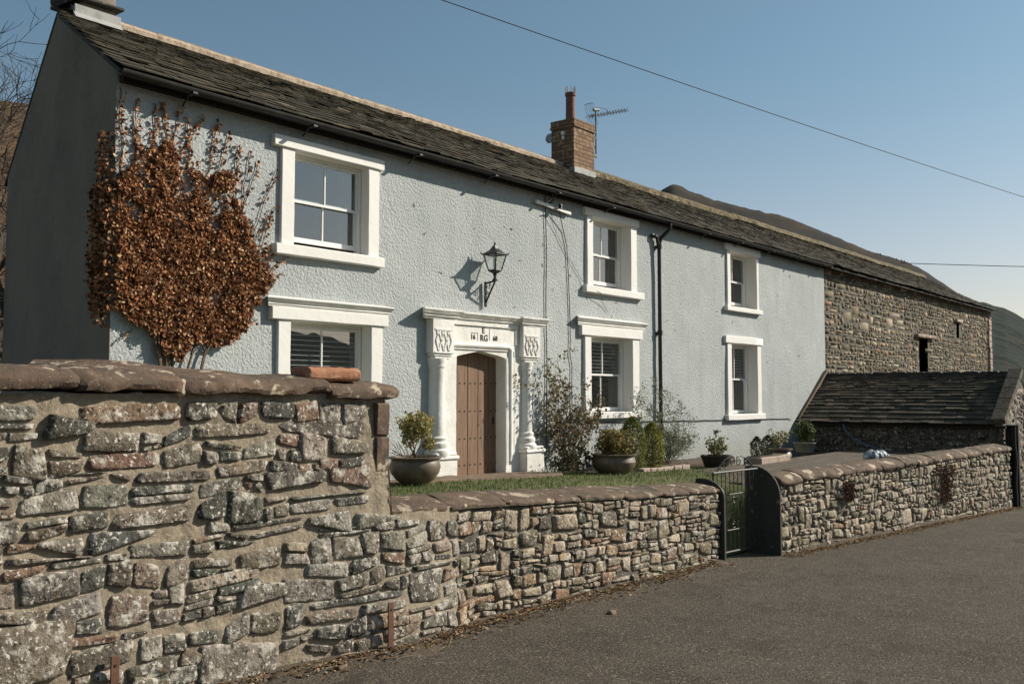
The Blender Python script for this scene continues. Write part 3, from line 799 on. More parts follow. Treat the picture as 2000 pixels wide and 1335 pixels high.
    for w in (.26, .27, .26, .27, .27):
        m.sbox(x+.004, x+w-.004, 10.66+r.uniform(-.003, .003), 10.72, z0+.05, .72, .006, .001, .3); x += w
    d = m.build('door', 'door', house, True)
    for z in (.17, -.29, -.74, -1.17):
        x = DOOR[0]-.02
        for w in (.26, .27, .26, .27, .27):
            for f in (.25, .72):
                m = MB(); m.box(x+w*f-.011, x+w*f+.011, 10.648, 10.664, z-.011, z+.011); m.build('stud', 'iron', d, bevel=.005)
            x += w
    m = MB(); m.box(12.765, 12.80, 10.648, 10.664, -.52, -.40)
    m.build('lock_plate', 'iron', d, bevel=.004)
doorway()

# ------------------------------------------------------------------ stone barn
barn = thing('stone_barn', (37.5, 10.5, -2.9), 'rough brown rubble stone barn joined to the far end of the blue farmhouse', 'barn')
BX0, BX1 = 27.58, 47.45
BSK = [(36.64, 38.1, -.2, 2.03), (36.3, 38.55, 2.03, 2.16), (41.68, 42.5, 2.15, 2.88), (41.66, 42.55, 2.86, 3.0)]
PB = lambda s, z, o: (s, 10.52-o+.06*fnoise(s*.3, z*.4), z)
q = lay_stones(BX0+.02, BX1, lambda s: -.3, lambda s: 3.72, .13, 2.3, 21, BSK, .5, .2, .15)
def barncol(c, r):
    col = palette(r, (.70, .07))
    g = 1.0+.25*fnoise(c[0]*.5, c[1]*.8)
    return tuple(v*g*k for v, k in zip(col, (1.2, 1.10, .92)))
stone_mesh(q, 'stonework', barn, PB, .016, .04, 5, 4, 5, jit=.9, back=.05, rock=.6, material='stone_far', colf=barncol)
mortar_sheet('mortar', barn, PB, BX0, BX1, lambda s: -2.9, lambda s: 3.75, .1, .01, 'mortar_dark', 2, .0, [(36.8, 37.95, -.1, 2.0), (41.9, 42.3, 2.2, 2.85)])
m = MB()
m.box(BX1-.35, BX1, 10.56, 16.6, -3.2, 3.72); m.box(BX0+.2, BX1, 16.4, 16.6, -3.2, 3.6); m.box(BX0+.05, BX0+.3, 10.6, 16.4, -3, 3.7); m.prism([(10.56, 3.6), (16.6, 3.6), (13.5, 5.4)], BX1-.35, BX1, 'x')
m.build('rear_wall', 'mortar_dark', barn)
MB().sbox(36.3, 38.55, 10.40, 10.7, 2.03, 2.15, .02, .02, .2).build('lintel', 'troughstone', barn, True)
MB().sbox(41.66, 42.55, 10.42, 10.7, 2.87, 2.99, .02, .02, .2).build('lintel', 'troughstone', barn, True)
m = MB(); m.box(36.7, 38.05, 10.85, 10.9, -.3, 2.1)
m.build('door', 'dark', barn)
m = MB(); m.box(41.75, 42.45, 10.85, 10.9, 2.1, 2.9)  # dark panel painted as the shaded recess of the slit
m.build('window_slit', 'dark', barn)
m = MB(); z = -.2
rr = random.Random(9)
while z < 3.6:
    h = rr.uniform(.18, .34); w = rr.uniform(.3, .55)
    m.sbox(BX1-w, BX1+.03, 10.44, 10.75, z+.012, min(3.66, z+h), .025, .02, .12, int(z*10)); z += h
m.build('quoins', 'troughstone', barn, True)
m = slates('roof', lambda t: 27.57, 47.75, barn, 5)
broof = m.build('roof', 'slate', barn, fixn=False, col=True)
m = MB(); sheet(m, 27.57, 47.7, False); m.build('roof_boarding', 'dark', broof)
m = MB()
m.sweep([(13.5-.25, -.15), (13.5-.2, -.02), (13.5-.1, .05), (13.5+.1, .05), (13.5+.23, -.03), (13.5+.26, -.16)], 27.57, 47.75, zf=lambda x: 5.55+.03*fnoise(x*.5, 2), nx=140, wob=.06)
m.build('ridge_mortar', 'moss_ridge', broof, True)

# ------------------------------------------------------------------ low slate-roofed shed
shed = thing('garden_shed', (27.5, 8, -2.7), 'low dark shed with mossy stone slate roof at the right end of the house', 'shed')
SX0, SX1, SXR = 25.55, 29.5, 27.5
SY0, SY1 = 5.45, 10.46
PS = lambda s, z, o: (SX0-o, SY1-s, z)          # west face, runs towards the viewer
q = lay_stones(0, SY1-SY0, lambda s: -2.7, lambda s: -.70, .13, 2.4, 31)
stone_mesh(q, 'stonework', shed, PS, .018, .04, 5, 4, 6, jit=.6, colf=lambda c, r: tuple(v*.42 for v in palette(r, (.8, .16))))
m = MB(); m.box(SX0+.01, SX1, SY0, SY1, -3.0, -.72)
m.build('wall', 'mortar_dark', shed)
PS2 = lambda s, z, o: (s, SY0-o, z)
def gab(s): return -.75+(1.2*(1-abs(s-SXR)/2.05) if True else 0)
q = lay_stones(SX0, SX1, lambda s: -2.8, lambda s: max(-.7, gab(s)), .14, 2.2, 32)
stone_mesh(q, 'gable_stonework', shed, PS2, .02, .04, 5, 4, 7)
MB().prism([(SX0+.02, -3), (SX1, -3), (SX1, -.72), (SXR, .46), (SX0+.02, -.72)], SY0+.005, SY0+.3, 'y').build('gable_wall', 'mortar_dark', shed)
# stone slates
r = random.Random(12); m = MB()
ex0, ez0 = 25.32, -.755; sl = math.hypot(SXR-ex0, .52-ez0); tx, tz2 = (SXR-ex0)/sl, (.52-ez0)/sl
t = -.02; exp = .23
while t < sl-.02:
    L = min(t+exp+.1, sl); y = SY0-.02
    while y < SY1:
        w = r.uniform(.18, .42); ye = min(y+w, SY1); h = .055+r.uniform(-.008, .012); th = .032; j = r.uniform(-.015, .01)
        def q3(y_, t_, h_): return (ex0+tx*t_-tz2*h_, y_, ez0+tz2*t_+tx*h_)
        g = r.uniform(.6, 1.45); c = r.choice([(.10, .08, .056), (.08, .068, .048), (.118, .09, .064), (.075, .07, .05)])
        m.add([q3(y+.005, t+j, h), q3(ye-.005, t+j, h), q3(ye-.005, L, .005), q3(y+.005, L, .005), q3(y+.005, t+j, h-th), q3(ye-.005, t+j, h-th)],
              [(0,1,2,3), (4,5,1,0), (4,0,3), (5,2,1)], tuple(v*g for v in c))
        y = ye
    t += exp; exp *= .94
sroof = m.build('roof', 'slate', shed, fixn=False, col=True)
m = MB(); m.add([(ex0, SY0, ez0-.02), (SXR, SY0, .50), (29.7, SY0, -.76), (ex0, SY1, ez0-.02), (SXR, SY1, .50), (29.7, SY1, -.76)], [(0,1,4,3), (1,2,5,4), (0,3,5,2)])
m.build('roof_boarding', 'dark', sroof)
m = MB()
for k in range(11):
    y = SY0+k*.46; m.sbox(SXR-.11, SXR+.16, y, min(SY1, y+.45), .485, .58, .03, .02, .1, k)
m.build('ridge_tiles', 'slatepost', sroof, True)
# raised gable coping at the road end, and dark eaves board
m = MB()
for k in range(5):
    t0, t1 = k*.5, min(sl+.05, k*.5+.485)
    P = [q3(SY0-.12, t0, .03), q3(SY0+.2, t0, .03), q3(SY0+.2, t1, .03), q3(SY0-.12, t1, .03), q3(SY0-.12, t0, .17), q3(SY0+.2, t0, .17), q3(SY0+.2, t1, .17), q3(SY0-.12, t1, .17)]
    m.add(P, [(0,3,2,1), (4,5,6,7), (0,1,5,4), (1,2,6,5), (2,3,7,6), (3,0,4,7)])
m.build('gable_coping', 'stone_dark', shed, bevel=.015)
m = MB(); m.box(25.36, 25.45, SY0-.1, SY1, -.84, -.77); m.build('eaves_board', 'dark', shed)
m = MB(); m.tube([(25.5, 5.2, -.78), (25.46, 5.2, -1.2), (25.50, 5.18, -1.6), (25.45, 5.2, -2.1), (25.47, 5.19, -2.72)], .055, 8); m.box(25.55, 25.68, 5.12, 5.4, -2.75, -.75)
m.build('corner_post', 'dark', shed, True)
m = MB(); m.add([(25.58, 10.48, -.70), (27.5, 10.48, .60), (27.5, 10.40, .60), (25.5, 10.40, -.72), (25.44, 10.48, -.64), (27.44, 10.48, .67), (27.44, 10.40, .67), (25.36, 10.40, -.66)],
      [(0,3,2,1), (4,5,6,7), (0,1,5,4), (1,2,6,5), (2,3,7,6), (3,0,4,7)])
m.build('mortar_fillet', 'slab', shed)

# ------------------------------------------------------------------ garden walls
def curve_bulge(x):    # the corner where the tall wall rounds into the low one swells towards the road
    return .10*math.exp(-((x-5.9)/.75)**2)
def line1(x): return 6.0+.2*(x-4.1)/8.3
def lowtop(s): return -1.02-.05*(s-5.84)
tall = thing('garden_wall', (4, 6.2, -2.1), 'tall mortared rubble stone wall with thick brown coping at the left', 'wall', 'garden walls along the road')
def P1(s, z, o):
    hh = (z+2.1)/2.1
    return (s, line1(s)-o-curve_bulge(s)*(1-hh)*1.6, z)
SEAM = 6.7
def swarp(s, z): return s+(.13*fnoise(z*3.1, 4)+.05*fnoise(z*9, 2))*math.exp(-((s-SEAM)/.5)**2)
BIG = [(2.35, 3.14, -1.80, -1.36), (3.98, 4.72, -2.12, -1.74), (3.40, 3.78, -2.10, -1.83), (4.30, 4.78, -1.56, -1.36), (2.85, 3.2, -.30, -.12)]
q = lay_stones(1.2, SEAM, lambda s: road_z(s)-.08, lambda s: -.055, .112, 2.5, 46, [(a+.04, b-.04, c+.03, d-.03) for a, b, c, d in BIG], .8, .26, .10, 1.15, 2.4)
qq = []
for st in q:
    if st[0][0] > 5.6 or (st[1][0]+st[0][0])/2 > 5.68:
        lim = lowtop(st[1][0])-.012
        st = [(x, min(z, lim)) for x, z in st]
    elif (st[2][1]+st[1][1])/2 > -1.02: st = [(min(x, 5.655), z) for x, z in st]
    if st[3][1]-st[0][1] > .03: qq.append(st)
BQ = [[(a, c), (b-.03, c+.05), (b, d-.06), (a+.06, d)] for a, b, c, d in BIG]
stone_mesh(BQ, 'stonework', tall, lambda s, z, o: P1(s, z, o*1.25+.006), .006, .046, 26, 18, 4, w=(1, 0), jit=.9, back=.02, rock=.3)
stone_mesh(qq, 'stonework', tall, lambda s, z, o: P1(swarp(s, z), z, o), .0105, .040, 15, 10, 3, w=(.72, .16), jit=.85, back=.02, rock=.45)
mortar_sheet('mortar', tall, lambda s, z, o: P1(s, z if s < 5.8 else min(z, -1.02), o), 1.2, SEAM+.05, lambda s: road_z(s)-.1, lambda s: 0.0, .025, .012, 'mortar', 3, -.001, [(5.82, 7, -1.0, .1)])
m = MB(); m.box(1.2, 5.78, 6.12, 6.5, -2.4, -.01)
m.build('core', 'mortar', tall)
m = MB(); z = -1.0
for k, h in enumerate((.34, .30, .29)):
    m.sbox(5.66, 5.815, 5.985, 6.5, z+.006, z+h-.006, .012, .01, .08, k); z += h
m.build('quoins', 'sandstone', tall, True)
def coping(parent, x0, x1, prof, zf, yf, seed, rough=.012, mat_='sandstone', nx=None, skew=0):
    """one weathered coping slab: profile (dy,z) swept along the wall"""
    nx = nx or max(6, int((x1-x0)/.04)); m = len(prof); V = []; F = []
    r = random.Random(seed); e0, e1 = r.uniform(.5, 1), r.uniform(.5, 1)
    for i in range(nx+1):
        t = i/nx; x = x0+(x1-x0)*t
        end = min(t, 1-t)*(x1-x0); rd = min(1, end/.03); sq = .90+.10*math.sqrt(max(0, 1-(1-rd)**2))
        cyy = sum(p[0] for p in prof)/m; czz = sum(p[1] for p in prof)/m
        for k, (dy, z) in enumerate(prof):
            yy = cyy+(dy-cyy)*sq; zz = czz+(z-czz)*(sq if z > czz else 1)
            n1 = noise.noise_vector(Vector((x*3+seed*5, yy*6, zz*6)))*rough+noise.noise_vector(Vector((x*13+seed, yy*16, zz*16)))*rough*.5+noise.noise_vector(Vector((x*31+seed, yy*37, zz*37)))*rough*.28
            lip = -.035*max(0, fnoise(x*2.5+seed*3, 7))-.018*max(0, fnoise(x*9+seed*3, 3)) if dy < .05 and z < czz else 0
            V.append((x+n1.x+skew*(yy), yf(x)+yy+n1.y-lip*.3, zf(x)+zz+n1.z-lip))
    for i in range(nx):
        for k in range(m): F.append((i*m+k, (i+1)*m+k, (i+1)*m+(k+1) % m, i*m+(k+1) % m))
    mb = MB(); mb.add(V, F+[tuple(range(m)), tuple(nx*m+k for k in range(m))[::-1]])
    return mb.build('coping_stone', mat_, parent, True)
prof_t = [(-.085, .0), (-.098, .03), (-.094, .06), (-.075, .088), (-.03, .112), (.05, .135), (.14, .15), (.25, .155), (.4, .13), (.52, .07), (.52, 0), (.25, -.01), (.05, -.005)]
for k, (a, b, dz) in enumerate(((1.2, 2.18, .03), (2.19, 3.045, .025), (3.055, 3.79, .018), (3.815, 5.14, -.005), (5.15, 5.90, -.045))):
    coping(tall, a, b, prof_t, lambda x, dz=dz: dz, line1, k+1, .017)
# bedding mortar oozing at the wide joint
MB().sbox(3.775, 3.83, 5.93, 6.3, -.02, .10, .02, .012, .03).build('joint_mortar', 'mortar_cream', tall, True)
b_ = MB().sbox(4.95, 5.52, 6.0, 6.24, .098, .205, .03, .02, .05, 4).build('stone_block', 'brick_red', None, True)
tag(b_, 'loose reddish brown stone block lying on top of the tall wall coping', 'stone')
# return wall running back from the tall wall
ret = thing('garden_wall', (4.6, 7.6, -1.3), 'wall running back to the house behind the tall wall, topped with sloping brown slabs', 'wall', 'garden walls along the road')
RP = [(5.60, 6.72, .10), (5.05, 7.35, .20), (4.45, 7.95, .285), (3.9, 8.35, .295)]
m = MB()
for (a, b) in zip(RP[:-1], RP[1:]):
    A = Vector(a); B = Vector(b); d = (B-A).normalized(); nn = Vector((-d.y, d.x, 0)).normalized()
    if nn.y > 0: nn = -nn
    ps = [A+nn*.30-Vector((0,0,.12)), A+nn*.28-Vector((0,0,.07)), A, A-nn*.25-Vector((0,0,.05)), A-nn*.25-Vector((0,0,.14))]
    pe = [p+(B-A)*.985 for p in ps]
    mm = MB(); n_ = 12
    for i in range(n_+1):
        for p, e in zip(ps, pe):
            v = p+(e-p)*(i/n_); v = v+noise.noise_vector(v*4)*.015; mm.v.append(tuple(v)); mm.c.append((1,1,1))
    for i in range(n_):
        for k in range(5): mm.f.append((i*5+k, (i+1)*5+k, (i+1)*5+(k+1) % 5, i*5+(k+1) % 5))
    mm.f += [(0,1,2,3,4), (n_*5+4, n_*5+3, n_*5+2, n_*5+1, n_*5)]
    mm.build('coping_stone', 'sandstone', ret, True)
    s_ = [A+nn*.2, B+nn*.2, B-nn*.2, A-nn*.2]
    m.add([(p.x, p.y, -2.2) for p in s_]+[(p.x, p.y, p.z-.12) for p in s_], [(0,1,2,3), (4,5,6,7), (0,1,5,4), (1,2,6,5), (2,3,7,6), (3,0,4,7)])
m.build('masonry', 'mortar', ret)

low = thing('garden_wall', (9, 6.3, -2.2), 'low pale rubble wall below the front door, ending at the iron gate', 'wall', 'garden walls along the road')
def lowtop(s): return -1.02-.05*(s-5.84)
P2 = lambda s, z, o: (s, line1(s)-o-curve_bulge(s)*max(0, min(1, (-.9-z)/1.1))*1.6+.02*fnoise(s*.8, z), z)
lowcol = lambda c, r: (lambda p: tuple(v*k for v, k in zip(p, (1.22, 1.11, .96))))(palette(r, (.55, .15)))
q = lay_stones(SEAM, 12.23, lambda s: road_z(s)-.05, lambda s: (lowtop(s)-.015), .105, 1.8, 77, (), .8, .36, .22, .9, 1.6)
stone_mesh(q, 'stonework', low, lambda s, z, o: P2(swarp(s, z), z, o), .008, .036, 10, 7, 4, jit=1.1, back=.04, rock=.45, colf=lowcol)
mortar_sheet('mortar', low, P2, SEAM-.1, 12.24, lambda s: road_z(s)-.1, lambda s: lowtop(s), .035, .012, 'mortar_dark', 5, .004)
# upper stones that carry the tall wall's stepped shoulder
m = MB(); m.box(5.8, 12.23, 6.36, 6.62, -2.5, -1.42)
m.build('core', 'mortar_dark', low)
prof_l = [(-.05, .0), (-.052, .022), (-.035, .04), (.08, .075), (.24, .105), (.38, .115), (.46, .09), (.46, .03), (.2, .0)]
r = random.Random(5); x = 5.83; k = 0
while x < 12.15:
    e = min(12.24, x+r.uniform(.5, .95));  e = 12.24 if 12.24-e < .35 else e
    dz = r.uniform(-.010, .012)
    coping(low, x+.003, e-.003, prof_l, lambda s, dz=dz: lowtop(s)-.005+dz, line1, 20+k, .010, skew=.25 if e < 12.2 else 0); x = e; k += 1

right = thing('garden_wall', (19, 5.8, -2.4), 'low pale rubble wall right of the gate, running on to the slate shed', 'wall', 'garden walls along the road')
def line2(x): return 5.92-.0545*(x-13.6)
P3 = lambda s, z, o: (s, line2(s)-o+.03*fnoise(s*.6, z), z)
rtop = lambda s: -1.335+.012*math.sin((s-13)*.5)
rc = lambda c, r: tuple(v*k for v, k in zip(palette(r, (.42, .08)), (1.24, 1.15, 1.0)))
q = lay_stones(13.60, 25.4, lambda s: road_z(s)-.06, rtop, .11, 1.5, 88, (), .8, .35, .22, .8, 1.4)
stone_mesh(q, 'stonework', right, P3, .010, .045, 7, 6, 8, jit=1.3, back=.05, rock=.5, colf=rc)
mortar_sheet('mortar', right, P3, 13.60, 25.4, lambda s: road_z(s)-.1, rtop, .06, .012, 'mortar_dark', 6, .012)
m = MB()
m.add([(13.62, 6.05, -2.6), (25.4, 5.42, -2.9), (25.4, 5.8, -2.9), (13.62, 6.4, -2.6), (13.62, 6.05, -1.36), (25.4, 5.42, -1.36), (25.4, 5.8, -1.36), (13.62, 6.4, -1.36)], [(0,3,2,1), (4,5,6,7), (0,1,5,4), (1,2,6,5), (2,3,7,6), (3,0,4,7)])
m.build('core', 'mortar_dark', right)
prof_r = [(-.06, .0), (-.07, .03), (-.06, .06), (-.02, .095), (.08, .135), (.2, .16), (.32, .155), (.42, .11), (.46, .04), (.2, -.005)]
x = 13.63; k = 0
while x < 25.3:
    e = min(25.45, x+r.uniform(.7, 1.25)); e = 25.45 if 25.45-e < .4 else e
    dz = r.uniform(-.012, .012)
    coping(right, x+.006, e-.006, prof_r, lambda s, dz=dz: rtop(s)+dz-.005, line2, 50+k, .016, skew=.15); x = e; k += 1

# ------------------------------------------------------------------ gate between two slate slabs
def slab(x, y0, y1, label, flip=False):
    zb, zt, zs = (-2.36, -1.065, -1.50) if not flip else (-2.36, -1.175, -1.42)
    pts = [(y1, zb), (y0, zb), (y0, zs)]
    for a in lin(0, math.pi/2, 9)[1:]: pts.append((y0+(y1-y0)*.75*(1-math.cos(a)), zs+(zt-zs)*math.sin(a)))
    pts += [(y1-.02, zt), (y1, zt-.05)]
    m = MB(); m.prism(pts, x-.024, x+.024, 'x')
    o = m.build('gate_post', 'slatepost', None, bevel=.006)
    tag(o, label, 'gate post', 'slate slabs at the gate')
slab(12.27, 6.11, 6.55, 'rounded upright slate slab left of the gate, ending the low wall', True)
slab(13.565, 5.87, 6.42, 'dark rounded upright slate slab right of the iron gate')
gate = thing('garden_gate', (12.32, 6.31, -2.3), 'small black wrought iron gate with scrollwork between two slate slabs', 'gate')
GA, GB = Vector((12.32, 6.31, 0)), Vector((13.50, 6.20, 0))
def gp(t, z, o=0):
    p = GA+(GB-GA)*t; return (p.x, p.y+o, z)
zb, zt = -2.22, -1.10
m = MB(); m.tube([gp(0, zb), gp(1, zb)], .014, 6); m.tube([gp(-.0, zt), gp(1, zt)], .014, 6)
for t in (0.0, 1.0): m.tube([gp(t, zb-.02), gp(t, zt+.01)], .014, 6)
m.build('gate_frame', 'gateiron', gate)
m = MB(); nb = 11
for k in range(1, nb):
    t = k/nb
    if 4 <= k <= 7: m.tube([gp(t, zb), gp(t, -1.92)], .007, 5); m.tube([gp(t, -1.42), gp(t, zt)], .007, 5)
    else: m.tube([gp(t, zb), gp(t, zt)], .007, 5)
m.build('gate_bar', 'gateiron', gate)
def spiral(c0, c1, r0, turns, sgn, a0, n=26):
    pts = []
    for i in range(n):
        a = a0+sgn*turns*2*math.pi*i/(n-1); rr2 = r0*(1-.8*i/(n-1)); pts.append((c0+rr2*math.cos(a)/1.02, c1+rr2*math.sin(a)))
    return pts
m = MB()
t0, t1 = 4/nb-.015, 7/nb+.015; tm = (t0+t1)/2
m.tube([gp(t0-.05, -1.92), gp(t1+.05, -1.92)], .010, 6); m.tube([gp(t0-.0, -1.42), gp(t1+.0, -1.42)], .009, 6)
for t in (t0-.05, t1+.05): m.tube([gp(t, -1.92), gp(t, -1.42)], .007, 5)
for s_ in (-1, 1):
    m.tube([gp(tm+s_*.105, -1.88), gp(tm+s_*.02, -1.56)], .008, 5)
    for (ct, cz, rd, sg, a0) in ((tm+s_*.06, -1.86, .052, s_, math.pi/2), (tm+s_*.055, -1.50, .048, -s_, -math.pi/2)):
        m.tube([gp(ct+u, cz+v) for u, v in spiral(0, 0, rd, 1.3, sg, a0)], .008, 5)
m.build('scrollwork', 'gateiron', gate)
m = MB()
for s_ in (-1, 1):
    pts = [(.5+s_*.03, zt+.20), (.5+s_*.10, zt+.21), (.5+s_*.24, zt+.17), (.5+s_*.36, zt+.08), (.5+s_*.44, zt+.01)]
    m.tube([gp(*p) for p in pts], .009, 5)
    for (ct, cz, rd, sg, a0) in ((.5+s_*.07, zt+.13, .065, s_, math.pi/2), (.5+s_*.24, zt+.10, .055, -s_, math.pi/2), (.5+s_*.37, zt+.045, .035, s_, math.pi/2)):
        m.tube([gp(ct+u, cz+v) for u, v in spiral(0, 0, rd, 1.4, sg, a0)], .008, 5)
m.build('gate_crest', 'gateiron', gate)

# ------------------------------------------------------------------ wall lantern
lamp = thing('wall_lantern', (12.35, 10.5, 1.5), 'black wrought iron lantern on a bracket above the front door', 'lamp')
lx, ly = 12.35, 10.26
m = MB(); m.box(lx-.022, lx+.022, 10.445, 10.475, 1.44, 1.86)
m.tube([(lx, 10.46, 1.835), (lx, ly-.01, 1.865)], .016, 8); m.tube([(lx, 10.45, 1.52), (lx, ly+.0, 1.85)], .015, 8)
m.build('bracket', 'lampblack', lamp)
m = MB()
for c, rd, a0, sg in (((10.40, 1.765), .042, 0, 1), ((10.36, 1.805), .028, 2, -1), ((10.42, 1.67), .03, 1, 1)):
    m.tube([(lx, c[0]+v, c[1]+w) for v, w in spiral(0, 0, rd, 1.2, sg, a0, 18)], .006, 5)
m.build('scroll', 'lampblack', lamp)
m = MB(); m.lathe([(0, 1.86), (.045, 1.86), (.045, 1.885), (.024, 1.9), (.024, 1.95), (.04, 1.965), (.03, 1.98), (.06, 2.01), (0, 2.01)], lx, ly, 0, 14)
hb, ht, zb_, zt_ = .075, .135, 2.035, 2.30
def ring(h, z0_, z1_, t=.013):
    for sx, sy, ex, ey in ((-1,-1,1,-1), (1,-1,1,1), (1,1,-1,1), (-1,1,-1,-1)):
        m.tube([(lx+sx*h, ly+sy*h, (z0_+z1_)/2), (lx+ex*h, ly+ey*h, (z0_+z1_)/2)], t, 6)
m.add([(lx-.085, ly-.085, 2.03), (lx+.085, ly-.085, 2.03), (lx+.085, ly+.085, 2.03), (lx-.085, ly+.085, 2.03), (lx-.03, ly-.03, 1.985), (lx+.03, ly-.03, 1.985), (lx+.03, ly+.03, 1.985), (lx-.03, ly+.03, 1.985)],
      [(0,1,2,3), (4,5,6,7), (0,1,5,4), (1,2,6,5), (2,3,7,6), (3,0,4,7)])
ring(hb, zb_, zb_); ring(ht, zt_, zt_, .014)
for sx in (-1, 1):
    for sy in (-1, 1):
        m.tube([(lx+sx*hb, ly+sy*hb, zb_), (lx+sx*ht, ly+sy*ht, zt_)], .0115, 6)
        m.tube([(lx+sx*ht, ly+sy*ht, zt_), (lx+sx*(ht+.022), ly+sy*(ht+.022), zt_+.012), (lx+sx*(ht+.04), ly+sy*(ht+.04), zt_+.035)], [.016, .012, .004], 6)
m.build('lantern_frame', 'lampblack', lamp)
m = MB()
def pyr(h0, z0_, h1, z1_):
    m.add([(lx+sx*h, ly+sy*h, z) for h, z in ((h0, z0_), (h1, z1_)) for sx, sy in ((-1,-1), (1,-1), (1,1), (-1,1))], [(0,1,2,3), (4,5,6,7), (0,1,5,4), (1,2,6,5), (2,3,7,6), (3,0,4,7)])
pyr(.15, 2.302, .055, 2.385); pyr(.062, 2.385, .05, 2.40); pyr(.05, 2.40, .02, 2.455)
m.lathe([(.02, 2.45), (.012, 2.465), (.024, 2.48), (.01, 2.495), (.007, 2.52), (0, 2.54)], lx, ly, 0, 10)
m.build('lantern_roof', 'lampblack', lamp)
m = MB()
for sx, sy, ex, ey in ((-1,-1,1,-1), (1,-1,1,1), (1,1,-1,1), (-1,1,-1,-1)):
    m.add([(lx+sx*hb, ly+sy*hb, zb_), (lx+ex*hb, ly+ey*hb, zb_), (lx+ex*ht, ly+ey*ht, zt_), (lx+sx*ht, ly+sy*ht, zt_)], [(0,1,2,3)])
m.build('lantern_glass', 'glass_clear', lamp)
m = MB(); m.lathe([(0, 2.03), (.012, 2.03), (.012, 2.12), (.03, 2.16), (.034, 2.2), (.02, 2.235), (0, 2.245)], lx, ly, 0, 12)
m.build('bulb', 'white', lamp, True)

# ------------------------------------------------------------------ aerial, dish, cables
aer = thing('tv_aerial', (19.5, 13.1, 6.1), 'television aerial with long finned boom on a mast beside the ridge chimney', 'aerial')
m = MB(); m.tube([(19.72, 13.15, 5.78), (19.72, 13.15, 6.98)], .02, 8)
m.tube([(19.42, 13.1, 5.86), (19.6, 13.1, 5.78), (19.72, 13.15, 5.86)], .014, 6); m.tube([(19.42, 13.1, 6.30), (19.72, 13.15, 6.28)], .014, 6)
m.tube([(19.70, 13.1, 6.3), (19.56, 13.1, 6.2), (19.54, 13.1, 6.05), (19.66, 13.1, 5.95)], .012, 6)
m.build('mast', 'alu', aer)
m = MB(); A = Vector((19.42, 13.25, 6.74)); B = Vector((20.85, 12.98, 7.20))
m.tube([A, B], .013, 6)
for k in range(13):
    p = A+(B-A)*(.12+.88*k/12.0); h = .07
    m.tube([p+Vector((.02, .09, .05)), p-Vector((.02, .09, .05))], .007, 4); m.tube([p+Vector((0, .05, -.06)), p-Vector((0, .05, -.06))], .007, 4)
m.tube([(19.5, 13.15, 6.95), (19.75, 13.15, 7.06), (20.1, 13.1, 7.08), (20.25, 13.1, 7.0)], .009, 5)
m.tube([(19.62, 13.15, 6.95), (19.85, 13.15, 7.0)], .035, 6)
m.build('boom', 'alu', aer)
m = MB()
for k in range(6): m.tube([(19.40, 13.05+.05*k-.1, 6.76), (19.3, 13.05+.05*k-.1, 7.02)], .004, 4); m.tube([(19.42, 13.05+.05*k-.1, 6.72), (19.5, 13.05+.05*k-.1, 6.52)], .004, 4)
for v in (0, 1): m.tube([(19.3+.10*v, 12.95, 7.02-.26*v), (19.3+.10*v, 13.2, 7.02-.26*v)], .007, 4)
m.build('reflector', 'alu', aer)
dish = thing('satellite_dish', (18.5, 13.6, 6.1), 'small grey satellite dish on the far left side of the ridge chimney', 'satellite dish')
m = MB()
V = []; nn_ = 18
m.v.append((18.60, 13.72, 6.12)); m.c.append((1,1,1))
for rg in range(1, 4):
    for k in range(nn_):
        a = 2*math.pi*k/nn_; rr2 = .12*rg/3
        m.v.append((18.60-.03*(rg/3)**2, 13.72+rr2*math.cos(a), 6.12+rr2*math.sin(a))); m.c.append((1,1,1))
for k in range(nn_):
    m.f.append((0, 1+k, 1+(k+1) % nn_))
    for rg in range(2): m.f.append((1+rg*nn_+k, 1+(rg+1)*nn_+k, 1+(rg+1)*nn_+(k+1) % nn_, 1+rg*nn_+(k+1) % nn_))
do = m.build('dish_bowl', 'dish', dish, True); sm = do.modifiers.new('s', 'SOLIDIFY'); sm.thickness = .008
m = MB(); m.tube([(18.58, 13.74, 6.02), (18.46, 13.74, 6.08)], .008, 5); m.tube([(18.61, 13.72, 6.1), (18.66, 13.64, 6.1)], .015, 6)
m.build('dish_arm', 'alu', dish)
lampx = thing('security_lamp', (18.55, 13.28, 6.1), 'small pale bulb fitting on the shaded side of the ridge chimney', 'lamp')
m = MB(); m.lathe([(0, -.07), (.03, -.05), (.04, 0), (.03, .03), (0, .04)], 18.50, 13.27, 6.06, 10); m.box(18.47, 18.56, 13.24, 13.31, 6.12, 6.2)
m.build('bulb', 'white', lampx, True)

def cable(name, pts, r_, label, cat='cable', group=None, sag=0, n=1, mt='cable'):
    P = [Vector(p) for p in pts]
    if n > 1:
        A, B = P[0], P[-1]; P = [A+(B-A)*(i/n)-Vector((0, 0, sag*4*(i/n)*(1-i/n))) for i in range(n+1)]
    o = MB().tube(P, r_, 6).build(name, mt, None, True); return tag(o, label, cat, group)
A = Vector((6.56, 5.86, 3.63)); B = Vector((15.41, 2.91, 2.87))
d = B-A
cable('overhead_wire', [A-d*.4-Vector((0,0,.02)), B+d*.4], .0045, 'long black overhead wire crossing the sky above the roof', 'wire', sag=.07, n=60)
cable('overhead_wire', [(61.5, 18.6, 8.02), (75, -2.5, 7.2)], .022, 'thin distant wire low in the sky beyond the barn', 'wire', sag=.1, n=20)
wp = lambda x, z: (x, 10.478+.018*fnoise(x*.55, z*.55, 2), z)
brk = thing('cable_bracket', (14.3, 10.45, 3.38), 'white painted board with insulators carrying wires under the eaves', 'bracket')
